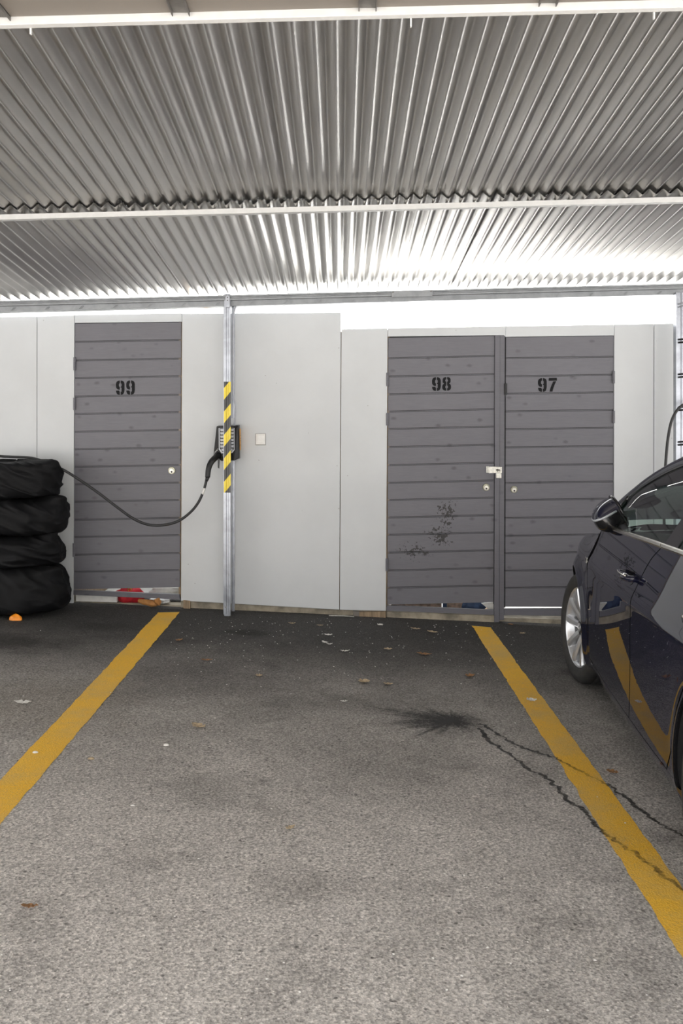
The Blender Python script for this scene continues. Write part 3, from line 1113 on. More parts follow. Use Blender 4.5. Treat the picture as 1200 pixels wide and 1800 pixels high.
# right-hand post with cable clips
Xr = (1194 - CX) / F * 7.2
zr = gz(Xr)
p2 = thing('steel_post', (Xr, 7.2, zr), 'galvanised steel post with black cable clips behind the car at the right', 'post', 'roof posts')
Xm = Xr + .012
mb = MB()
path2 = [(Xr - .026, 7.26), (Xr - .026, 7.2), (Xr - .006, 7.2), (Xr - .004, 7.207), (Xr + .012, 7.207), (Xr + .014, 7.2), (Xr + .05, 7.2), (Xr + .05, 7.26)]
mb.sheet(path2, lambda x, y: zr, lambda x, y: post_z(519, 7.2) + .02)
mb.build('profile', M['galv'], p2)
for i, row in enumerate((535, 597, 658, 716, 777)):
    mb = MB()
    for dz in (0.0, 0.022):
        a = at(1191.5, row, 7.195) + Vector((0, 0, -dz))
        mb.tube([a, a + Vector((0.05, -0.004, 0.016 if i == 0 else 0.004))], 0.0065 if i else 0.005, 8)
    mb.build('cable_clip', M['galv' if i == 0 else 'black_plastic'], p2)
mb = MB()
mb.tube(smooth_path([at(1240, 705, 7.12), at(1215, 707, 7.1), at(1200, 712, 7.1), at(1189, 722, 7.1), at(1180, 740, 7.1), at(1174.5, 765, 7.1), at(1171.5, 790, 7.1), at(1169, 825, 7.1), at(1167, 880, 7.1), at(1168, 940, 7.12), at(1176, 1000, 7.14), at(1195, 1030, 7.15), at(1240, 1040, 7.15), at(1280, 1000, 7.15)], 8), 0.0105, 10)
tag(mb.build('charging_cable', M['rubber'], None, True), 'black cable looping off the right post behind the car', 'cable', 'charging cables')

# ------------------------------------------------------------------ charger
ch = thing('wall_charger', tuple(at(400, 808, D)), 'black wall charger with grey ribbed front behind the taped post', 'charger')
Yc = 7.262
front = [(380.5, 749), (411, 748.6), (419.5, 747.5), (420.5, 804.5), (412, 809.5), (389, 810.5), (375, 799)]
back = [(383, 748), (410, 747), (421.5, 746.5), (422, 806), (412, 809), (391, 809), (379, 800)]
fv = [at(x, y, Yc + (0.03 if x < 378 or x > 415 else 0.0)) for x, y in front]
bv = [at(x, y, D - 0.002) for x, y in back]
mb = MB()
n = len(fv)
mb.add(fv + bv, [tuple(range(n)), tuple(range(2 * n - 1, n - 1, -1))] + [(i, (i + 1) % n, n + (i + 1) % n, n + i) for i in range(n)])
hous = mb.build('housing', M['black_plastic'], ch, bevel=0.006)
mb = MB()
slab(mb, [(384, 752.5), (411.8, 752), (411.8, 791), (408, 796.5), (389, 797), (384.4, 790)], Yc - 0.006, 0.008, 0.002)
mb.build('grille_frame', M['grey_plastic'], ch)
mb = MB()
slab(mb, [(386, 753), (410.8, 752.6), (410.8, 790), (407, 793.5), (390, 794), (386.2, 788)], Yc - 0.0068, 0.002)
mb.build('grille_recess', M['black_plastic'], ch)
for i in range(7):
    mb = MB()
    r = 754.2 + i * 5.75
    ins = 0.0 if i < 6 else 1.8
    slab(mb, [(386.9 + ins, r), (410.4 - ins, r - .3), (410.0 - ins, r + 3.6), (387.5 + ins, r + 3.9)], Yc - 0.011, 0.006, 0.001)
    mb.build('grille_rib', M['grey_plastic'], ch)
# orange label and end cap on the right flank, lettering on the lower left
mb = MB()
e0, e1 = at(420.6, 753.5, Yc + .032), at(422.6, 753.5, D - .01)
e2, e3 = at(422.9, 791, D - .01), at(421.2, 791, Yc + .032)
off = Vector((0.0028, -0.001, 0))
mb.prism([e0 + off, e1 + off, e2 + off, e3 + off], (-0.002, 0, 0))
lab = mb.build('side_label', M['orange_sticker'], ch)
for (ta, tb, ka, kb) in ((.36, .60, .30, .34), (.30, .66, .44, .47), (.36, .6, .55, .58), (.35, .6, .74, .79)):
    mb = MB()

    def q(t, kk):
        return (e0.lerp(e1, t)).lerp(e3.lerp(e2, t), kk) + Vector((0.0040, -0.0016, 0))
    mb.add([q(ta, ka), q(tb, ka), q(tb, kb), q(ta, kb)], [(0, 1, 2, 3)])
    o = mb.build('label_mark', M['black_paint'])
    o.parent = lab
    o.location = o.location - lab.location - ch.location


def text_mesh(name, s, size, mat, fn, ext=0.0):
    cu = bpy.data.curves.new(name, 'FONT')
    cu.body = s
    cu.size = size
    tmp = bpy.data.objects.new(name, cu)
    COL.objects.link(tmp)
    dg = bpy.context.evaluated_depsgraph_get()
    me = bpy.data.meshes.new_from_object(tmp.evaluated_get(dg))
    bpy.data.objects.remove(tmp)
    bpy.data.curves.remove(cu)
    for v in me.vertices:
        v.co = fn(v.co.x, v.co.y)
    me.materials.clear()
    return link(name, me, mat)


ta, tb = at(376.2, 798.6, Yc + .023), at(383.6, 790.8, Yc - .003)
tdir = (tb - ta)
tup = (at(376.6, 791.5, Yc + .023) - at(376.2, 798.6, Yc + .023))
o = text_mesh('logo', 'GARO', 1.0, M['white_plastic'], lambda x, y: ta + tdir * (x / 2.9) + tup * (y * 0.72) + Vector((-0.001, -0.0045, 0)))
child(o, ch)

# charging cable with its plug parked in the charger, hanging over to the bag stack
cb = thing('charging_cable', tuple(at(365, 838, 7.2)), 'black charging cable drooping from the charger plug across door 99 to the tyre stack', 'cable', 'charging cables')
mb = MB()
pp = [at(384, 800, 7.285), at(379, 804, 7.25), at(372, 811, 7.215), at(367.5, 820, 7.20), at(365.6, 830, 7.195), at(364.8, 839, 7.19)]
sp = smooth_path(pp, 6)
rad = [lerp(0.025, 0.0185, i / (len(sp) - 1)) for i in range(len(sp))]
mb.tube(sp, 0.02, 16, rad)
plug = mb.build('plug_handle', M['black_plastic'], cb, True)
mb = MB()
slab(mb, [(382.5, 806), (386, 806), (385, 824), (382.6, 822)], 7.235, 0.012, 0.001)
o = mb.build('plug_flap', M['black_plastic'])
o.parent = plug
o.location = o.location - plug.location - cb.location
mb = MB()
mb.cyl(at(364.8, 838.5, 7.19), at(362.6, 846, 7.188), 0.0165, 0.0105, 14)
mb.build('strain_relief', M['rubber'], cb, True)
cpts = [at(363.0, 843, 7.19), at(360.5, 853, 7.187), at(356.5, 866, 7.18), at(348, 884, 7.17), at(335, 900, 7.16), at(315, 915, 7.15), at(290, 922.5, 7.14), at(262, 922.5, 7.13),
        at(235, 912, 7.12), at(205, 891, 7.11), at(175, 868, 7.10), at(145, 847, 7.09), at(115, 828, 7.07), at(98, 820, 7.06), at(82, 813, 7.07), at(55, 805, 7.12), at(20, 803, 7.14), at(-5, 801, 7.14), at(-50, 790, 7.0)]
mb = MB()
mb.tube(smooth_path(cpts, 8), 0.0098, 10)
mb.build('cable', M['rubber'], cb, True)
mb = MB()
mb.cyl(at(358.9, 858, 7.184), at(355.6, 869, 7.179), 0.0106, 0.0106, 14)
mb.build('white_label', M['white_plastic'], cb, True)

# ------------------------------------------------------------------ bagged tyres
def zz_(v):
    return math.copysign(abs(v) ** 0.62, v)


def bag(cx, cy, z0, h, R, seed, ears, label, lean=0.0, taper=0.02):
    nt_, nz = 200, 70
    vs, fs = [], []
    for j in range(nz + 1):
        ps = math.pi * (j / nz - 0.5)
        cr_, sr_ = math.cos(ps), math.sin(ps)
        rr = abs(cr_) ** 0.27 * (1 - taper * zz_(sr_))
        zz = math.copysign(abs(sr_) ** 0.62, sr_)
        for i in range(nt_):
            th = 2 * math.pi * i / nt_
            x, y = math.cos(th), math.sin(th)
            p = Vector((x * 1.0, y * 1.0, zz * 0.5 + seed * 3.7))
            d = 0.034 * mnoise.noise(p * 1.5)
            # creases that run slantwise round the bag
            q = Vector((x * 1.3 + zz * 0.7, y * 1.3, zz * 1.0 + x * 0.8 + seed))
            rg = 1 - abs(mnoise.noise(q * 1.35)) * 2.2
            rg2 = 1 - abs(mnoise.noise(q * 2.1 + Vector((3, 1, seed)))) * 2.4
            d += 0.020 * max(0, rg) ** 2 + 0.006 * max(0, rg2) ** 2 - 0.010
            r = R * rr + d * min(1.0, rr * 1.2)
            hz = zz * (h / 2) + 0.016 * mnoise.noise(Vector((x * 1.5, y * 1.5, seed * 9))) * abs(sr_) + 0.006 * max(0, rg2) ** 2 * (0.4 + abs(sr_)) - 0.03 * x * zz * 0
            # pulled-up corners of cloth
            for (ea, ez, es, eo) in ears:
                da = (th - ea + math.pi) % (2 * math.pi) - math.pi
                w = math.exp(-(da / 0.30) ** 2 - ((zz - ez) / 0.17) ** 2)
                r += eo * w
                hz += es * w
            z = z0 + h / 2 + hz
            vs.append((cx + x * r + lean * (z - z0), cy + y * min(r, 0.345 if y > 0 else 9) * (0.98 if y > 0 else 0.84), max(z, gz(cx + x * r) + 0.001)))
    for j in range(nz):
        for i in range(nt_):
            k = (i + 1) % nt_
            fs.append((j * nt_ + i, j * nt_ + k, (j + 1) * nt_ + k, (j + 1) * nt_ + i))
    fs.append(tuple(range(nt_ - 1, -1, -1)))
    fs.append(tuple(range(nz * nt_, (nz + 1) * nt_)))
    o = obj('bagged_tyre', vs, fs, M['fabric'], None, True, (cx, cy, z0))
    tag(o, label, 'tyre bag', 'stacked tyres in black bags')
    return o


bxc, byc = -2.36, 7.05
bz = gz(bxc)
bag(bxc - .005, byc - .01, bz + 0.002, 0.332, 0.392, 1.3, [(-0.5, 0.75, 0.03, 0.035), (5.3, 0.2, 0, .02)], 'black bagged tyre at the bottom of the stack, widest and on the asphalt', 0, 0.06)
bag(bxc - .01, byc, bz + 0.335, 0.228, 0.345, 2.9, [(-0.25, 0.9, 0.045, 0.03), (4.9, -0.4, 0, .02)], 'black bagged tyre second from the bottom of the stack')
bag(bxc + .01, byc, bz + 0.566, 0.255, 0.360, 4.1, [(-0.2, 0.85, 0.03, 0.03), (-0.1, -0.85, -0.01, 0.0)], 'black bagged tyre third from the bottom, just under the topmost bag')
bag(bxc + .0, byc, bz + 0.825, 0.26, 0.335, 6.6, [(-0.35, 0.8, 0.035, 0.035), (4.6, 0.8, 0.03, 0.03), (3.9, .7, .03, .02)], 'topmost black bagged tyre with the charging cable lying over it')

# orange fragment by the stack
c = gnd(27, 1090.5)
vs, fs = [], []
n, m_ = 16, 6
for j in range(m_ + 1):
    for i in range(n + 1):
        a = math.pi * i / n
        q = math.cos(j / m_ * math.pi / 2) ** .7
        vs.append((c.x + math.cos(a) * .046 * (.55 + .45 * q) + .01 * j / m_, c.y - .004 + .022 * (1 - j / m_) - .012, c.z + .001 + math.sin(a) ** .8 * .042 * q * (1 + .10 * math.sin(5 * a + j))))
fs = quads(m_ + 1, n + 1)
tag(obj('plastic_shard', vs, fs, M['orange'], None, True, c), 'bright orange plastic shard at the foot of the tyre stack', 'shard')

# ------------------------------------------------------------------ things showing under the doors
def lump(name, c, rx, ry, rz, mat, seed, label, cat, amp=0.25, nu=36, nv=18):
    vs, fs = [], []
    for j in range(nv + 1):
        ps = math.pi * (j / nv - .5)
        for i in range(nu):
            th = 2 * math.pi * i / nu
            d = Vector((math.cos(th) * math.cos(ps), math.sin(th) * math.cos(ps), math.sin(ps)))
            k_ = 1 + amp * mnoise.noise(d * 2.2 + Vector((seed, 0, 0))) + amp * .5 * (1 - abs(mnoise.noise(d * 4 + Vector((0, seed, 0)))) * 2)
            vs.append((c[0] + d.x * rx * k_, c[1] + d.y * ry * k_, max(c[2] + d.z * rz * k_, gz(c[0] + d.x * rx * k_) + .002)))
    for j in range(nv):
        for i in range(nu):
            k_ = (i + 1) % nu
            fs.append((j * nu + i, j * nu + k_, (j + 1) * nu + k_, (j + 1) * nu + i))
    o = obj(name, vs, fs, M[mat], None, True, c)
    return tag(o, label, cat)


lump('cloth_bundle', tuple(at(229, 1046, D + .13)), 0.10, 0.06, 0.072, 'red_cloth', 1.0, 'crumpled red cloth poking out under door 99', 'cloth')
bgr = at(266, 1060, D - 0.0)
mb = MB()
a, b = at(244, 1056, D + .02), at(276, 1062.5, D - .03)
pts = [a.lerp(b, t) for t in (0, .25, .5, .75, 1)]
mb.tube(pts, .02, 12, [.016, .021, .023, .026, .014])
pb = at(277.5, 1060.5, D - .04)
nb = len(mb.v)
mb.add([pb + Vector((-.03, 0, .03)), pb + Vector((.012, -.01, .045)), pb + Vector((.026, .01, .006)), pb + Vector((.012, .0, -.018)), pb + Vector((-.026, .005, -.012)), pb + Vector((-.012, -.025, .012))],
       [(0, 1, 5), (1, 2, 5), (2, 3, 5), (3, 4, 5), (4, 0, 5), (0, 4, 3, 2, 1)])
o = mb.build('paper_roll', M['tan_bag'], None)
tag(o, 'orange-brown rolled paper bag sticking out under door 99', 'paper bag')
lump('paper_bundle', tuple(at(292, 1040, D + .27)), 0.12, 0.05, 0.06, 'paper', 3.0, 'white crumpled paper bundle under the right end of door 99', 'paper', .2)
lump('plastic_wrap', tuple(at(280, 1056, D + .09)), 0.07, 0.04, 0.025, 'white_plastic', 8.0, 'white plastic wrap behind the orange-brown bag under door 99', 'plastic', .35)
mb = MB()
slab(mb, [(133, 1043), (205, 1047), (205, 1059), (133, 1057)], D + 0.05, 0.05, 0.003)
tag(mb.build('stone_slab', M['paper'], None), 'pale chipped slab under the left end of door 99', 'slab')
mb = MB()
rc = at(228, 1036.5, D + .08)
mb.tube([rc + Vector((.013 * math.cos(t), 0, .013 * math.sin(t))) for t in [2 * math.pi * k_ / 18 for k_ in range(19)]], .004, 8)
tag(mb.build('metal_ring', M['gold'], None, True), 'small brass ring on the red cloth under door 99', 'ring')
mb = MB()
mb.prism([at(690, 1050, D + .30), at(776, 1050, D + .30), at(776, 1083, D + .30), at(690, 1083, D + .30)], (0, .3, 0))
tag(mb.build('cardboard_box', M['cardboard'], None), 'brown cardboard box standing inside storage unit 98', 'box', 'boxes inside unit 98')
mb = MB()
mb.prism([at(787, 1048, D + .26), at(814, 1048, D + .26), at(814, 1084, D + .26), at(787, 1084, D + .26)], (0, .3, 0))
tag(mb.build('cardboard_box', M['cardboard'], None), 'small pinkish box beside the blue cloth inside unit 98', 'box', 'boxes inside unit 98')
mb = MB()
mb.prism([at(778, 1045, D + .24), at(785, 1045, D + .24), at(785, 1084, D + .24), at(778, 1084, D + .24)], (0, .02, 0))
tag(mb.build('fabric_strap', M['blue'], None), 'pale blue strap standing between the boxes in unit 98', 'strap')
lump('cloth_bundle', tuple(at(832, 1064, D + .22)), 0.085, 0.06, 0.06, 'blue', 5.0, 'blue cloth bundle seen under door 98', 'cloth')
mb = MB()
mb.prism([at(846, 1061, D + .12), at(868, 1059, D + .12), at(868, 1074, D + .12), at(858, 1070, D + .12)], (0, .03, 0))
tag(mb.build('board_offcut', M['paper'], None), 'pale triangular offcut at the right end of the gap under door 98', 'board')

# storage units' hidden shell: partitions, back wall
mb = MB()
mb.box(-4.6, 4.4, 8.75, 8.80, -0.25, 1.35)
tag(mb.build('wall_storage', M['board']), 'rear wall of the storage units', 'wall', kind='structure')
mb = MB()
for px in (120, 330, 676, 877, 1090):
    x = (px - CX) / F * D
    mb.box(x - .02, x + .02, D + .1, 8.74, -0.25, 1.35)
tag(mb.build('wall_partition', M['raw_wood']), 'partitions between the storage units', 'wall', kind='structure')

# added white wall that throws sunlight through the gap onto the roof underside
mb = MB()
mb.box(-14, 14, 15.0, 15.3, -0.5, 6.0)
tag(mb.build('wall_bounce', M['bounce_white']), 'added white wall far behind the storage wall, bouncing light through the gap', 'wall', kind='structure')

# posts behind the wall, in the light strip
mb = MB()
a = at(357.5, 541, 7.62)
mb.box(a.x, at(367, 541, 7.62).x, 7.62, 7.66, 1.2, zrow(535, 7.62))
tag(mb.build('timber_post', M['timber']), 'brown timber stub in the light strip left of the taped post', 'post', 'posts behind the wall')
mb = MB()
mb.box(at(842, 550, 10.).x, at(852, 550, 10.).x, 10., 10.08, 0.0, 3.4)
tag(mb.build('white_pole', M['white_steel']), 'white pole standing behind the wall above door 98', 'post', 'posts behind the wall')

#CARBEGIN
# ------------------------------------------------------------------ car (local frame: x right, y forward, z up; front axle at y = 0)
def ip(x, xs, ys):
    """smooth monotone interpolation through (xs, ys)"""
    xs = list(xs)
    if x <= xs[0]:
        return ys[0]
    if x >= xs[-1]:
        return ys[-1]
    i = max(k for k in range(len(xs) - 1) if xs[k] <= x)
    h = [xs[k + 1] - xs[k] for k in range(len(xs) - 1)]
    d = [(ys[k + 1] - ys[k]) / h[k] for k in range(len(xs) - 1)]

    def m(k):
        if k == 0:
            return d[0]
        if k == len(xs) - 1:
            return d[-1]
        if d[k - 1] * d[k] <= 0:
            return 0.0
        return 2 * d[k - 1] * d[k] / (d[k - 1] + d[k])
    t = (x - xs[i]) / h[i]
    a, b = m(i) * h[i], m(i + 1) * h[i]
    return (2 * t ** 3 - 3 * t * t + 1) * ys[i] + (t ** 3 - 2 * t * t + t) * a + (-2 * t ** 3 + 3 * t * t) * ys[i + 1] + (t ** 3 - t * t) * b


def sst(a, b, x):
    t = min(1.0, max(0.0, (x - a) / (b - a)))
    return t * t * (3 - 2 * t)


WB, HUB, RA = 2.683, 0.325, 0.362
HS = [.15, .20, .26, .36, .50, .62, .72, .775, .795, .83, .88, .93, .985, 1.03, 1.08]
UC = [.80, .838, .868, .878, .884, .890, .897, .902, .899, .889, .877, .866, .853, .842, .83]
UF = [.80, .838, .868, .880, .888, .895, .898, .893, .889, .868, .805, .71, .56, .40, .3]


def htop(s):
    return ip(s, [-.90, -.6, -.3, 0.0, .4, .7, 1.2, 1.74, 2.6, 3.2, 3.6], [.70, .775, .83, .885, .965, .998, 1.018, 1.040, 1.066, 1.085, 1.08])


def U(s, h):
    k = sst(0.02, 0.62, s)
    u = ip(h, HS, UF) * (1 - k) + ip(h, HS, UC) * k
    u -= (.026 if s < 1.4 else .034) * ((min(max(s, -.3), 3.1) - 1.4) / 1.4) ** 2
    # creased shoulder runs only behind the front axle
    for c, k_ in ((0.0, .022), (WB, .014)):
        r = math.hypot(s - c, h - HUB)
        u += k_ * math.exp(-((r - RA) / .05) ** 2)
    if s < .25:
        q = min(1.0, (.25 - s) / 1.13)
        u *= max(0.0, 1 - q ** 3.0) ** .42
    if s > 2.6:
        q = min(1.0, (s - 2.6) / .95)
        u *= max(0.0, 1 - q ** 3.5) ** .36
    return u


def PT(s, h, side=-1, off=0.0):
    return (side * (U(s, h) + off), -s, h)


def G(s, h):
    """half width of the side glass"""
    t = h - .985
    g = .853 - .46 * t - .22 * t * abs(t)
    if s < 1.0:
        g -= .045 * ((1.0 - s) / .5) ** 2
    if s > 2.6:
        g -= .06 * ((s - 2.6) / .6) ** 2
    return g


TS = [.50, .75, 1.0, 1.3, 1.6, 2.0, 2.5, 2.8, 3.0, 3.12, 3.2]
TH = [.995, 1.135, 1.248, 1.345, 1.402, 1.425, 1.405, 1.35, 1.26, 1.15, 1.03]


def T(s):
    return ip(s, TS, TH)


RS = [.33, .6, .8, 1.1, 1.45, 1.8, 2.3, 2.8, 3.1, 3.3, 3.47]
RH = [.985, 1.135, 1.222, 1.335, 1.430, 1.470, 1.480, 1.445, 1.375, 1.26, 1.10]
RL = [.80, .755, .715, .665, .610, .585, .575, .570, .58, .60, .63]


def RHf(s):
    return ip(s, RS, RH)


def RLf(s):
    return ip(s, RS, RL)


def quadgrid(nr, nc, closed=False):
    return [(j * nc + i, j * nc + i + 1, (j + 1) * nc + i + 1, (j + 1) * nc + i) for j in range(nr - 1) for i in range(nc - 1)]


def panel(name, grid, mat, parent, side, flange=.016, smooth=True):
    """grid: rows of (s, h) or 3-d points; a lip is folded inwards round the rim so that the shut lines read as gaps"""
    nr, nc = len(grid), len(grid[0])
    vs = []
    for row in grid:
        for q in row:
            vs.append(PT(q[0], q[1], side) if len(q) == 2 else q)
    fs = quadgrid(nr, nc)
    if flange:
        loop = [i for i in range(nc)] + [j * nc + nc - 1 for j in range(1, nr)] + [(nr - 1) * nc + i for i in range(nc - 2, -1, -1)] + [j * nc for j in range(nr - 2, 0, -1)]
        b0 = len(vs)
        for i in loop:
            v = vs[i]
            vs.append((v[0] - math.copysign(flange, v[0]) if abs(v[0]) > flange else 0.0, v[1], v[2] - (flange * .3 if abs(v[0]) < .6 else 0)))
        m = len(loop)
        # rim quads need their own corner vertices to stay crisp
        b1 = len(vs)
        for i in loop:
            vs.append(vs[i])
        for k_ in range(m):
            fs.append((b1 + k_, b1 + (k_ + 1) % m, b0 + (k_ + 1) % m, b0 + k_))
    o = obj(name, vs, fs, M[mat], parent, smooth)
    if flange and mat == 'paint':
        # folded lip coloured black to paint in the shade of the shut line
        o.data.materials.append(M['trim_black'])
        n0 = (nr - 1) * (nc - 1)
        for p in o.data.polygons[n0:]:
            p.material_index = 1
    return o


def frange(a, b, n):
    return [a + (b - a) * i / (n - 1) for i in range(n)]


car = thing('car', (0, 0, 0), 'dark navy blue car with silver five-spoke wheels and a folded mirror', 'car')
CAR_X0, CAR_Y0, CAR_PHI = 1.351, 5.787, 0.086

GAP = .0055
HB = .252


def DL(h):       # front edge of the front door
    return .44 + .17 * sst(.74, 1.0, h)


def DB(h):       # joint between the doors
    return ip(h, [.25, .32, .45, .60, .79, .97, 1.04], [1.55, 1.585, 1.60, 1.60, 1.637, 1.75, 1.86])


def DR(h):       # rear edge of the rear door, following the wheel arch low down
    e = .40 ** 2 - (h - HUB) ** 2
    arch = WB - math.sqrt(e) if e > 0 and h < .60 else None
    free = ip(h, [.25, .34, .45, .60, .75, .985, 1.08], [2.17, 2.25, 2.31, 2.42, 2.57, 2.71, 2.73])
    return free


def door_grid(L0, R0, h0, topf, nh=46, ns=34):
    rows = []
    for j in range(nh):
        t = j / (nh - 1)
        row = []
        for i in range(ns):
            # top edge follows the window line
            h = h0 + t * (1.04 - h0)
            a, b = L0(h) + GAP, R0(h) - GAP
            s = a + (b - a) * i / (ns - 1)
            hh = h0 + t * (topf(s) - h0)
            row.append((s, hh))
        rows.append(row)
    return rows


MIR_L, MIR_Z = .812, 1.086
WT = lambda s: htop(s)
for side in (-1, 1):
    fd = panel('front_door', door_grid(DL, DB, HB, WT, 60, 44), 'paint', car, side)
    rd = panel('rear_door', door_grid(DB, DR, HB, WT, 60, 34), 'paint', car, side)
    # handles
    for dr_, s0 in ((fd, 1.53), (rd, 2.54)):
        hh = .872
        vs = []
        n1, n2 = 14, 12
        for i in range(n1 + 1):
            t = i / n1 * 2 - 1
            prof = max(0.0, 1 - abs(t) ** 3.2) ** .5
            for k_ in range(n2):
                a = 2 * math.pi * k_ / n2
                o_ = .030 + .010 * (1 - t * t) + .016 * prof * math.cos(a)
                vs.append((side * (U(s0 + t * .10, hh) + o_), -(s0 + t * .105), hh + .019 * prof * math.sin(a)))
        fs = [(i * n2 + k_, i * n2 + (k_ + 1) % n2, (i + 1) * n2 + (k_ + 1) % n2, (i + 1) * n2 + k_) for i in range(n1) for k_ in range(n2)]
        for e in (-1, 1):
            pass
        mb = MB()
        mb.add(vs, fs)
        for e in (-.088, .088):
            q = s0 + e
            mb.box(min(side * (U(q, hh) - .01), side * (U(q, hh) + .036)), max(side * (U(q, hh) - .01), side * (U(q, hh) + .036)), -q - .014, -q + .014, hh - .013, hh + .013)
        mb.build('door_handle', M['paint'], dr_, True)
        mb = MB()
        # thin bright insert along the handle's upper edge and the dark cup behind it
        pts = [(side * (U(s0 + t * .1, hh) + .043 + .010 * (1 - t * t)), -(s0 + t * .095), hh + .010) for t in frange(-.9, .9, 9)]
        mb.tube(pts, .0035, 6)
        mb.build('handle_insert', M['chrome'], dr_, True)
        cup = MB()
        vs = [(side * (U(s0, hh) + .0015), -s0, hh - .008)]
        for k_ in range(24):
            a = 2 * math.pi * k_ / 24
            s_, h_ = s0 + .062 * math.cos(a), hh - .008 + .032 * math.sin(a)
            vs.append((side * (U(s_, h_) + .0015), -s_, h_))
        cup.add(vs, [(0, 1 + k_, 1 + (k_ + 1) % 24) for k_ in range(24)])
        cup.build('handle_cup', M['trim_black'], dr_)
    # front wing and rear quarter: laid out in polar rows round the wheel
    def polar(c, bounds, a0, a1, na, nr, r0=RA):
        rows = []
        for i in range(na):
            a = a0 + (a1 - a0) * i / (na - 1)
            dx, dz = math.cos(a), math.sin(a)
            lo, hi = r0, 2.2
            r = r0
            while bounds(c + dx * r, HUB + dz * r) and r < 2.2:
                r += .02
            lo, hi = max(r0, r - .02), r
            for _ in range(14):
                m_ = (lo + hi) / 2
                if bounds(c + dx * m_, HUB + dz * m_):
                    lo = m_
                else:
                    hi = m_
            rows.append([(c + dx * lerp(r0, lo, (k_ / (nr - 1))), HUB + dz * lerp(r0, lo, k_ / (nr - 1))) for k_ in range(nr)])
        return rows
    wing = polar(0.0, lambda s, h: s < DL(h) - GAP and h < htop(s) and s > -.52 and h > .20, -.30, math.pi + .35, 190, 22)
    panel('front_wing', wing, 'paint', car, side)
    quart = polar(WB, lambda s, h: s > DR(h) + GAP and h < htop(s) and s < 3.22 and h > .20, -.35, math.pi + .33, 190, 22)
    panel('rear_quarter', quart, 'paint', car, side)
    # arch edge, liner, sill
    for c in (0.0, WB):
        mb = MB()
        arc = frange(-.33, math.pi + .33, 60)
        vs, fs = [], []
        for a in arc:
            s_, h_ = c + RA * math.cos(a), HUB + RA * math.sin(a)
            u = U(s_, h_)
            vs += [(side * (u - .004), -s_, h_), (side * (u - .02), -(c + (RA + .004) * math.cos(a)), HUB + (RA + .004) * math.sin(a)), (side * .53, -(c + (RA + .01) * math.cos(a)), HUB + (RA + .01) * math.sin(a))]
        for i in range(59):
            for k_ in range(2):
                fs.append((3 * i + k_, 3 * i + k_ + 1, 3 * i + 4 + k_, 3 * i + 3 + k_))
        mb.add(vs, fs)
        n0 = len(mb.v)
        mb.add([(side * .53, -c, HUB)] + [(side * .53, -(c + .37 * math.cos(a)), HUB + .37 * math.sin(a)) for a in frange(-.5, math.pi + .5, 30)], [(0, i, i + 1) for i in range(1, 30)])
        mb.build('wheel_arch_liner', M['rubber'], car, True)
    rows = []
    for h, o_ in ((HB - GAP, 0.0), (.235, .003), (.215, .008), (.20, .010), (.18, .0), (.165, -.03), (.16, -.12)):
        rows.append([(side * (U(s, max(h, .2)) + o_), -s, h) for s in frange(.335, 2.385, 50)])
    panel('sill', rows, 'paint', car, side, 0)
    # window frame rail: from the wing/waist up to the roof edge
    rows = []
    for s in frange(.34, 3.44, 90):
        if s < .56:
            k_ = sst(.44, .56, s)
            lo = Vector(PT(s, htop(s), side)).lerp(Vector((side * G(s, T(max(s, .5))), -s, T(max(.5, s)))), k_)
        elif s > 3.19:
            lo = Vector(PT(s, htop(s), side))
        else:
            lo = Vector((side * G(s, T(s)), -s, T(s)))
        hi = Vector((side * RLf(s), -s, RHf(s)))
        row = []
        for k_ in range(6):
            t = k_ / 5
            p = lo.lerp(hi, t)
            bul = .012 * math.sin(math.pi * t)
            row.append((p.x + side * bul, p.y, p.z + bul * .6))
        rows.append(row)
    panel('roof_rail', rows, 'paint', car, side, .01)
    # black window surround just inside the rail
    mb = MB()
    pts = [Vector((side * (G(s, T(s)) + .002), -s, T(s) - .006)) for s in frange(.53, 3.17, 50)]
    mb.tube(pts, .011, 8)
    mb.build('window_seal', M['trim_black'], car, True)

    def pane(name, s0f, s1f, parent, mat='glass', off=0.0, nh=24, ns=26, inset=.008):
        rows = []
        for i in range(ns):
            t = i / (ns - 1)
            row = []
            for j in range(nh):
                q = j / (nh - 1)
                # s depends on height through the slanted pillar edges
                s_guess = lerp(s0f(.99), s1f(.99), t)
                h0 = htop(s_guess) + .004
                h1 = None
                s_ = s_guess
                for _ in range(6):
                    hh_ = h0 + q * (T(s_) - inset - h0)
                    s_ = lerp(s0f(hh_), s1f(hh_), t)
                hh_ = h0 + q * max(0.0, (T(s_) - inset - h0))
                row.append((side * (G(s_, hh_) + off), -s_, hh_))
            rows.append(row)
        return panel(name, rows, mat, parent, side, 0)
    pane('quarter_window', lambda h: .52, lambda h: .70 + (h - .99) * .75, car, 'glass')
    pane('front_window', lambda h: .725 + (h - .99) * .75, lambda h: 1.83 + (h - .99) * .28, fd)
    pane('pillar_cover', lambda h: 1.83 + (h - .99) * .28, lambda h: 2.02 + (h - .99) * .2, car, 'trim_black', .004)
    pane('rear_window', lambda h: 2.02 + (h - .99) * .2, lambda h: 2.72 - (h - .99) * .1, rd)
    pane('pillar_cover', lambda h: 2.72 - (h - .99) * .1, lambda h: 2.78 - (h - .99) * .12, car, 'trim_black', .004)
    pane('rear_quarter_window', lambda h: 2.78 - (h - .99) * .12, lambda h: 3.18 - (h - .99) * .2, car)
    # slanted divider between quarter glass and front window
    mb = MB()
    mb.tube([(side * (G(s_, h_) + .004), -s_, h_) for s_, h_ in [(lerp(.712, .83, t), lerp(.99, T(.83) - .0, t)) for t in frange(0, 1, 10)]], .011, 8)
    mb.build('window_divider', M['trim_black'], car, True)
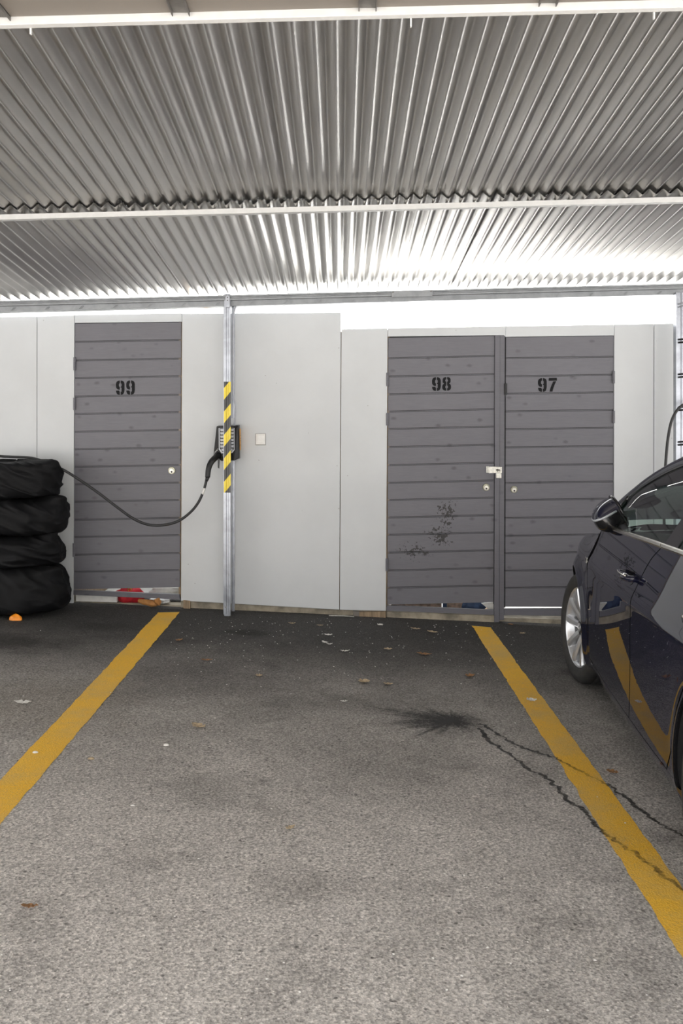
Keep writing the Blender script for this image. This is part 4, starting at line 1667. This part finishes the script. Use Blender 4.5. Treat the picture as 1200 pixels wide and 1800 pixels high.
    # chrome waist strip in two lengths
    for (a, b, par) in ((.74, DB(1.04) - GAP, fd), (DB(1.04) + GAP, 2.72, rd)):
        vs, fs = [], []
        ss = frange(a, b, 30)
        for s_ in ss:
            z = htop(s_)
            u = U(s_, z)
            for (du, dz) in ((.003, -.006), (.008, .002), (.006, .012), (-.006, .015), (-.012, .006), (-.006, -.006)):
                vs.append((side * (u + du), -s_, z + dz))
        for i in range(29):
            for k_ in range(6):
                fs.append((6 * i + k_, 6 * i + (k_ + 1) % 6, 6 * i + 6 + (k_ + 1) % 6, 6 * i + 6 + k_))
        fs += [tuple(range(6)), tuple(range(29 * 6 + 5, 29 * 6 - 1, -1))]
        obj('chrome_strip', vs, fs, M['chrome'], par, False)
    # folded mirror: the flat rim faces the window and leans outwards at the top
    sx_ = .79
    mc = Vector((side * MIR_L, -sx_, MIR_Z))
    NV, AV = Vector((side * .86, 0, -.51)), Vector((side * .51, 0, .86))
    vs, fs = [], []
    n1, n2 = 28, 40
    for i in range(n1 + 1):
        ps = math.pi * (i / n1 - .5)
        cp = abs(math.cos(ps)) ** .55
        for k_ in range(n2):
            a = 2 * math.pi * k_ / n2
            ex = math.copysign(abs(math.cos(a)) ** .85, math.cos(a)) * cp
            ez = math.copysign(abs(math.sin(a)) ** .75, math.sin(a)) * cp
            ey = math.copysign(abs(math.sin(ps)) ** .8, math.sin(ps))
            n_ = ex * (.128 if ex > 0 else .022)
            a_ = ez * (.082 if ez > 0 else .095 - .02 * max(0, ex))
            p = mc + NV * n_ + AV * a_ + Vector((0, ey * .112 - .04 * max(0, ex), 0))
            vs.append(tuple(p))
    for i in range(n1):
        for k_ in range(n2):
            fs.append((i * n2 + k_, i * n2 + (k_ + 1) % n2, (i + 1) * n2 + (k_ + 1) % n2, (i + 1) * n2 + k_))
    # upper cap in body colour, lower shell black
    def upper(f):
        return sum((Vector(vs[i]) - mc).dot(AV) for i in f) / 4 > .026
    up_f = [f for f in fs if upper(f)]
    lo_f = [f for f in fs if not upper(f)]

    def sub(name, ff, mat, par, sc=1.0):
        used = sorted({i for f in ff for i in f})
        ix = {u_: n_ for n_, u_ in enumerate(used)}
        vv = [tuple(mc + (Vector(vs[i]) - mc) * sc) for i in used]
        return obj(name, vv, [tuple(ix[i] for i in f) for f in ff], M[mat], par, True)
    mir = sub('side_mirror', lo_f, 'trim_black', car)
    sub('mirror_cap', up_f, 'paint', mir, 1.012)
    mb = MB()
    pts = []
    for ps in frange(-math.pi / 2 * .93, math.pi / 2 * .93, 25):
        cp = abs(math.cos(ps)) ** .55
        best = min(frange(0, math.pi / 2, 90), key=lambda a: abs(math.sin(a) ** .75 * cp * .082 - .024))
        ex = abs(math.cos(best)) ** .85 * cp
        ey = math.copysign(abs(math.sin(ps)) ** .8, math.sin(ps))
        pts.append(mc + NV * (ex * .128 + .0015) + AV * .024 + Vector((0, ey * .112 - .04 * ex, 0)))
    mb.tube(pts, .0062, 8)
    mb.build('turn_signal', M['lamp_glass'], mir, True)
    mb = MB()
    rim = [mc - NV * .014 + AV * (.084 * math.sin(a)) + Vector((0, .106 * math.cos(a), 0)) for a in frange(0, 2 * math.pi, 33)]
    mb.tube(rim, .0075, 8)
    mb.build('mirror_rim', M['trim_black'], mir, True)
    mb = MB()
    mb.add([mc - NV * .024] + [p - NV * .010 for p in rim[:-1]], [(0, 1 + k_, 1 + (k_ + 1) % 32) for k_ in range(32)])
    mb.build('mirror_glass', M['mirror'], mir)
    mb = MB()
    mb.tube([(side * .80, -.70, 1.005), (side * .83, -.71, .992), mc + NV * .02 - AV * .075 + Vector((0, .04, 0)), mc + NV * .035 - AV * .05 + Vector((0, .03, 0))], .03, 12, [.028, .027, .026, .022])
    mb.build('mirror_foot', M['trim_black'], mir, True)
    # badge on the wing
    b0, b1, z0, z1 = .37, .435, .765, .795
    def bp(s_, h_, o_):
        return (side * (U(s_, h_) + o_), -s_, h_)
    mb = MB()
    mb.prism([Vector(bp(b0, z0, .004)), Vector(bp(b1, z0, .004)), Vector(bp(b1 - .006, z1, .004)), Vector(bp(b0 - .006, z1, .004))], (-side * .004, 0, 0))
    bd = mb.build('wing_badge', M['chrome'], car)
    mb = MB()
    mb.prism([Vector(bp(b0 + .02, z0 + .007, .005)), Vector(bp(b1 - .02, z0 + .007, .005)), Vector(bp(b1 - .024, z1 - .007, .005)), Vector(bp(b0 + .018, z1 - .007, .005))], (-side * .002, 0, 0))
    mb.build('badge_mark', M['trim_black'], bd)
    # lamps
    rows = [[(side * (U(s_, h_) + .003), -s_, h_) for s_ in frange(-.84, -.54, 16)] for h_ in frange(.60, .70, 8)]
    panel('headlamp', rows, 'lamp_glass', car, side, 0)
    rows = [[(side * (U(s_, h_) + .003), -s_, h_) for s_ in frange(3.25, 3.5, 14)] for h_ in frange(.80, .96, 8)]
    panel('tail_lamp', rows, 'red_lamp', car, side, 0)

# front and rear bumpers wrap right round
def wrap(name, s_lo, s_hi, front):
    rows = []
    ks = frange(-1, 1, 61)
    for h in frange(.17, 1.0, 30):
        row = []
        for q in ks:
            a = abs(q)
            if front:
                s = s_hi - (s_hi - s_lo) * (1 - a ** 2.2)
            else:
                s = s_lo + (s_hi - s_lo) * (1 - a ** 2.2)
            hh = .17 + (h - .17) / .83 * (htop(s) - .012 - .17)
            sd = 1 if q > 0 else -1
            row.append((sd * U(s, hh), -s, hh))
        rows.append(row)
    return panel(name, rows, 'paint', car, 1, 0)


wrap('front_bumper', -.88, -.526, True)
wrap('tailgate', 3.225, 3.55, False)
rows = []
for s in frange(-.865, .34, 40):
    hw = max(.01, U(s, htop(s)) - .003)
    rows.append([(q * hw, -s, htop(s) + .055 * (1 - q * q) * sst(-.95, -.4, s) - .0 + .010 * math.exp(-((abs(q) - .72) / .12) ** 2) * sst(-.8, -.2, s)) for q in frange(-1, 1, 41)])
panel('bonnet', rows, 'paint', car, 1, 0)


def topsurf(name, a, b, mat, n, inset=0.0, crown=.028):
    rows = []
    for s in frange(a, b, n):
        w_ = RLf(s) - inset
        rows.append([(q * w_, -s + (.20 * (1 - q * q) * sst(1.5, .4, s)) - (.10 * (1 - q * q) * sst(3.0, 3.45, s)), RHf(s) + crown * (1 - q * q)) for q in frange(-1, 1, 31)])
    return panel(name, rows, mat, car, 1, 0)


topsurf('windscreen', .34, 1.40, 'glass', 30)
topsurf('roof_panel', 1.40, 3.06, 'paint', 40)
topsurf('rear_screen', 3.06, 3.46, 'glass', 14)
# floor pan, dashboard, seats, steering wheel
mb = MB()
mb.box(-.80, .80, -2.32, -.40, .17, .30)
mb.box(-.55, .55, .75, -.42, .18, .55)
mb.box(-.55, .55, -3.4, -2.30, .20, .60)
for s_ in (-1, 1):
    mb.box(min(s_ * .80, s_ * .83), max(s_ * .80, s_ * .83), -2.30, -.42, .20, .93)
mb.build('floor_pan', M['cabin'], car)
mb = MB()
mb.box(-.74, .74, -1.02, -.45, .70, .96)
mb.build('dashboard', M['cabin'], car, bevel=.05)
for i, (x, y) in enumerate(((-.36, -1.55), (.36, -1.55), (-.36, -2.42), (.36, -2.42))):
    mb = MB()
    mb.box(x - .24, x + .24, y - .22, y + .28, .40, .56)
    mb.prism([Vector((x - .23, y - .18, .52)), Vector((x + .23, y - .18, .52)), Vector((x + .20, y - .36, 1.08)), Vector((x - .20, y - .36, 1.08))], (0, -.11, 0))
    st_ = mb.build('seat', M['cabin'], car, bevel=.04)
    mb = MB()
    mb.box(x - .13, x + .13, y - .47, y - .37, 1.10, 1.27)
    mb.build('headrest', M['cabin'], st_, bevel=.04)
mb = MB()
mb.tube([Vector((-.36 + .185 * math.cos(a), -1.12 - .06 * math.sin(a), .93 + .175 * math.sin(a))) for a in frange(0, 2 * math.pi, 33)], .015, 10)
mb.box(-.50, -.22, -1.13, -1.10, .90, .95)
mb.build('steering_wheel', M['trim_black'], car, True)


# wheels
def wheel(name, s0, side, steer):
    root = bpy.data.objects.new(name, None)
    root.empty_display_size = .1
    COL.objects.link(root)
    root.parent = car
    # local: axle along x, outer face at x < 0
    def lathe(prof, n=96):
        vs, fs = [], []
        m_ = len(prof)
        for i in range(n):
            a = 2 * math.pi * i / n
            for (x, r) in prof:
                vs.append((x, r * math.cos(a), r * math.sin(a)))
        for i in range(n):
            k_ = (i + 1) % n
            for j in range(m_ - 1):
                fs.append((i * m_ + j, i * m_ + j + 1, k_ * m_ + j + 1, k_ * m_ + j))
        return vs, fs
    R = .327
    prof = [(-.085, .229), (-.093, .236), (-.106, .252), (-.112, .275), (-.108, .298), (-.098, .314), (-.084, .3225)]
    x = -.084
    for gx in (-.052, -.018, .018, .052):
        prof += [(gx - .006, R), (gx - .0045, R - .008), (gx + .0045, R - .008), (gx + .006, R)]
    prof += [(.084, .3225), (.098, .314), (.108, .298), (.112, .275), (.106, .252), (.085, .229)]
    mb = MB()
    mb.add(*lathe(prof))
    mb.build('tyre', M['tyre'], root, True)
    mb = MB()
    mb.add(*lathe([(-.088, .231), (-.096, .236), (-.098, .232), (-.092, .224), (-.080, .217), (-.05, .208), (.08, .205), (.09, .228)]))
    # ten spokes grouped in five pairs, dished towards the hub
    def pol(r, a, x):
        return Vector((x, r * math.cos(a), r * math.sin(a)))
    for i in range(5):
        a0 = 2 * math.pi * i / 5 + math.radians(90)
        for sg in (-1, 1):
            inner_a, outer_a = sg * .20, sg * .285
            secs = []
            for t in frange(0, 1, 9):
                r = lerp(.060, .226, t)
                a = a0 + lerp(inner_a * 1.6, outer_a, t ** .8)
                w = lerp(.019, .025, t) if t > .1 else .022
                xo = -.070 - .024 * math.sin(t * 1.5)
                da = w / r
                secs.append((pol(r, a - da, xo + .006), pol(r, a - da * .55, xo - .004), pol(r, a + da * .55, xo - .004), pol(r, a + da, xo + .006), pol(r, a + da * .8, xo + .05), pol(r, a - da * .8, xo + .05)))
            vs = [p for s_ in secs for p in s_]
            fs = []
            for q in range(8):
                for k_ in range(6):
                    fs.append((6 * q + k_, 6 * q + (k_ + 1) % 6, 6 * q + 6 + (k_ + 1) % 6, 6 * q + 6 + k_))
            fs += [tuple(range(6)), tuple(range(53, 47, -1))]
            mb.add(vs, fs)
    mb.cyl((-.072, 0, 0), (-.01, 0, 0), .075, .085, 40)
    mb.build('rim', M['alloy'], root, False)
    mb = MB()
    mb.cyl((-.092, 0, 0), (-.07, 0, 0), .030, .034, 32)
    hc = mb.build('hub_cap', M['dark_alloy'], root)
    mb = MB()
    mb.tube([(-.0925, .024 * math.cos(a), .024 * math.sin(a)) for a in frange(0, 2 * math.pi, 25)], .0022, 6)
    for pts in (((-.009, .020), (0, .004), (.009, .020)), ((-.017, .010), (-.008, -.016), (0, -.001), (.008, -.016), (.017, .010))):
        mb.tube([(-.0925, p_[0], p_[1]) for p_ in pts], .0022, 6)
    mb.build('hub_emblem', M['alloy'], root)
    for k_ in range(5):
        mb = MB()
        a = 2 * math.pi * k_ / 5 + .3
        mb.cyl(pol(.052, a, -.078), pol(.052, a, -.066), .010, .010, 6)
        mb.build('wheel_bolt', M['dark_alloy'], root)
    mb = MB()
    mb.cyl((-.012, 0, 0), (.010, 0, 0), .155, .155, 48)
    mb.cyl((.01, 0, 0), (.06, 0, 0), .08, .08, 24)
    mb.build('brake_disc', M['dark_alloy'], root)
    root.location = (side * (.752), -s0, HUB)
    root.rotation_euler = (0, 0, steer if side < 0 else math.pi + steer)
    return root


for s0 in (0.0, WB):
    for side in (-1, 1):
        wheel('wheel', s0, side, math.radians(9.5) if s0 == 0 else 0.0)

# stand the car on the sloping ground
CAR_HALF = .90
fwd = Vector((math.sin(CAR_PHI), math.cos(CAR_PHI), 0))
right = Vector((math.cos(CAR_PHI), -math.sin(CAR_PHI), 0))
hubside = Vector((CAR_X0, CAR_Y0, 0))
org = hubside + right * CAR_HALF
tilt = math.atan(SL)
car.rotation_euler = (0, tilt, -CAR_PHI)
car.location = (org.x, org.y, gz(org.x) + .001)
#CAREND

# ------------------------------------------------------------------ litter
def leaf(px, py, ln, wd, ang, mat, label, cat='leaf', curl=0.4, seed=0.0, name='dry_leaf', group='dry leaves on the asphalt'):
    c = gnd(px, py, 0.003)
    vs, fs = [], []
    n = 9
    for i in range(n):
        t = i / (n - 1)
        w = wd * (math.sin(math.pi * min(1, t * 1.05)) ** 0.7) * (1 + .35 * math.sin(i * 2.1 + seed)) * .5 + .0008
        u = (t - .5) * ln
        up = curl * ln * (t - .5) ** 2 + .004 * abs(math.sin(i * 1.7 + seed))
        for k_ in (-1, 0, 1):
            x = u * math.cos(ang) - k_ * w * math.sin(ang)
            y = u * math.sin(ang) + k_ * w * math.cos(ang)
            z = up + abs(k_) * w * .55 * curl
            vs.append((c.x + x, c.y + y, gz(c.x + x) + .0035 + z))
    for i in range(n - 1):
        for k_ in range(2):
            a_ = i * 3 + k_
            fs.append((a_, a_ + 1, a_ + 4, a_ + 3))
    o = obj(name, vs, fs, M[mat], None, False, c)
    md = o.modifiers.new('thick', 'SOLIDIFY')
    md.thickness = 0.0012
    tag(o, label, cat, group)
    return o


leaf(349, 1279, .085, .05, -.6, 'leaf_tan', 'large curled beige leaf on the open asphalt right of the left yellow line', seed=1)
leaf(640, 1201, .075, .06, .4, 'leaf_tan', 'pale tan leaf left of the star-shaped stain, toward the wall', seed=2, curl=.6)
leaf(826, 1191, .07, .045, .5, 'leaf_brown', 'grey-brown curled leaf between the stain and the right yellow line', seed=3, curl=.7)
leaf(745, 1152, .10, .045, -.2, 'leaf_brown', 'brown ragged leaf on the asphalt below the muddy door', seed=4)
leaf(682, 1143, .06, .04, .3, 'leaf_tan', 'small tan leaf in front of the wall boards left of door 98', seed=5)
leaf(682, 1204, .055, .03, -.2, 'leaf_tan', 'thin tan leaf just right of the pale tan leaf', seed=6)
leaf(730, 1107, .075, .03, -.2, 'leaf_tan', 'tan leaf close to the plinth under door 98', seed=7)
leaf(760, 1113, .085, .04, -.5, 'leaf_tan', 'long tan leaf close to the plinth, right of its neighbour under door 98', seed=8)
leaf(455, 1189, .045, .04, .3, 'leaf_tan', 'round beige leaf in front of the taped post', seed=9, curl=.3)
leaf(363, 1162, .07, .03, .2, 'leaf_brown', 'small brown leaf between the taped post and the left yellow line', seed=10)
leaf(315, 1127, .06, .03, .8, 'leaf_brown', 'orange-brown leaf just right of the left yellow line end', seed=11)
leaf(513, 1097, .055, .02, .2, 'leaf_tan', 'thin leaf near the wall foot below the light switch', seed=12)
leaf(1076, 1360, .055, .04, -.5, 'leaf_brown', 'orange-brown leaf between the right yellow line and the car', seed=13)
leaf(918, 1115, .05, .03, .3, 'leaf_tan', 'pale leaf in front of door 97 beside the front wheel', seed=14)
leaf(897, 1099, .045, .03, -.3, 'leaf_brown', 'brown leaf at the foot of the door frame post', seed=15)
leaf(562, 1101, .05, .018, .05, 'leaf_tan', 'narrow leaf near the wall foot left of the board joint', seed=16)
leaf(510, 1458, .045, .02, .8, 'leaf_tan', 'tiny tan leaf in the middle of the near asphalt', seed=17)
leaf(52, 1597, .05, .02, .1, 'leaf_brown', 'thin reddish leaf at the near left of the bay', seed=18)
for (px, py, ln, wd, an, lb) in ((40, 1238, .085, .045, .1, 'torn white paper scrap left of the left yellow line'),
                                 (934, 1233, .06, .05, .2, 'white paper scrap lying on the right yellow line'),
                                 (571, 1131, .055, .025, -.7, 'white scrap in front of the wall joint, the left of a pair'),
                                 (579, 1134, .045, .015, .4, 'thin white scrap, the right of a pair before the wall joint'),
                                 (577, 1118, .06, .03, .2, 'pale scrap nearer the wall than the white pair'),
                                 (606, 1146, .06, .022, .1, 'ragged white scrap right of the white pair'),
                                 (668, 1100, .05, .04, .6, 'white scrap near the plinth left of door 98'),
                                 (604, 1235, .04, .014, .2, 'small white chip on the open asphalt left of the star stain')):
    leaf(px, py, ln, wd, an, 'paper', lb, 'paper scrap', .5, px, 'paper_scrap', 'paper scraps on the asphalt')
for (px, py, r, mt, lb) in ((292, 1311, .0095, 'paper', 'white pebble alone on the asphalt right of the left yellow line'),
                            (62, 1324, .009, 'paper', 'white pebble lying on the left yellow line'),
                            (233, 1417, .006, 'paper', 'white pebble on the near asphalt left of centre'),
                            (160, 1335, .010, 'leaf_tan', 'flat tan pebble just right of the left yellow line')):
    c = gnd(px, py)
    lump('pebble', (c.x, c.y, c.z + r * .4), r * 1.3, r, r * .6, mt, px, lb, 'pebble', .2, 14, 8)['group'] = 'pebbles on the asphalt'
# grit that nobody could count
mb = MB()
for i in range(420):
    if random.random() < 0.75:
        px, py = random.uniform(300, 1000), 1085 + abs(random.gauss(0, 55))
    else:
        px, py = random.uniform(0, 1150), random.uniform(1100, 1780)
    c = gnd(px, py)
    if c.y > 7.3 or c.x > 1.25 or c.x < -1.9 and c.y > 6.5:
        continue
    r = random.uniform(.0018, .005)
    vs = [(c.x + r * random.uniform(.6, 1.4) * math.cos(a), c.y + r * random.uniform(.6, 1.4) * math.sin(a), c.z + .001) for a in (0, 1.3, 2.5, 3.8, 5.1)]
    mb.add(vs + [(c.x, c.y, c.z + r * .9)], [(0, 1, 5), (1, 2, 5), (2, 3, 5), (3, 4, 5), (4, 0, 5)])
o = mb.build('grit', M['paper'])
tag(o, 'pale grit strewn over the asphalt before the wall', 'grit', kind='stuff')

# ------------------------------------------------------------------ light, sky, camera
w = bpy.data.worlds.new('World')
SC.world = w
w.use_nodes = True
nt = w.node_tree
bg = nt.nodes['Background']
tc = N(nt, 'ShaderNodeTexCoord')
sx = N(nt, 'ShaderNodeSeparateXYZ')
L(nt, tc.outputs['Generated'], sx.inputs[0])
L(nt, mixc(nt, mr(nt, sx.outputs[2], 0.0, 0.8), (1.0, 0.985, 0.96), (0.86, 0.93, 1.0)), bg.inputs['Color'])
bg.inputs['Strength'].default_value = 2.2

sun = bpy.data.lights.new('overcast_sun', 'SUN')
sun.energy = 24.0
sun.angle = math.radians(6)
sun.color = (1.0, 0.985, 0.97)
so = bpy.data.objects.new('overcast_sun', sun)
COL.objects.link(so)
so.location = (-3, -8, 6)
so.rotation_euler = (math.radians(42), 0, math.radians(-4))

cam = bpy.data.cameras.new('camera')
co = bpy.data.objects.new('camera', cam)
COL.objects.link(co)
co.location = (0, 0, H)
co.rotation_euler = (math.radians(90), 0, 0)
cam.sensor_fit = 'AUTO'
cam.sensor_width = 36.0
cam.lens = F / 1800.0 * 36.0
cam.shift_x = (600 - CX) / 1800.0
cam.shift_y = (HY - 900) / 1800.0
cam.clip_end = 300
SC.camera = co
SC.view_settings.view_transform = 'Standard'
SC.view_settings.look = 'None'
SC.view_settings.gamma = 1.0
SC.view_settings.use_curve_mapping = False
SC.view_settings.exposure = 0.65
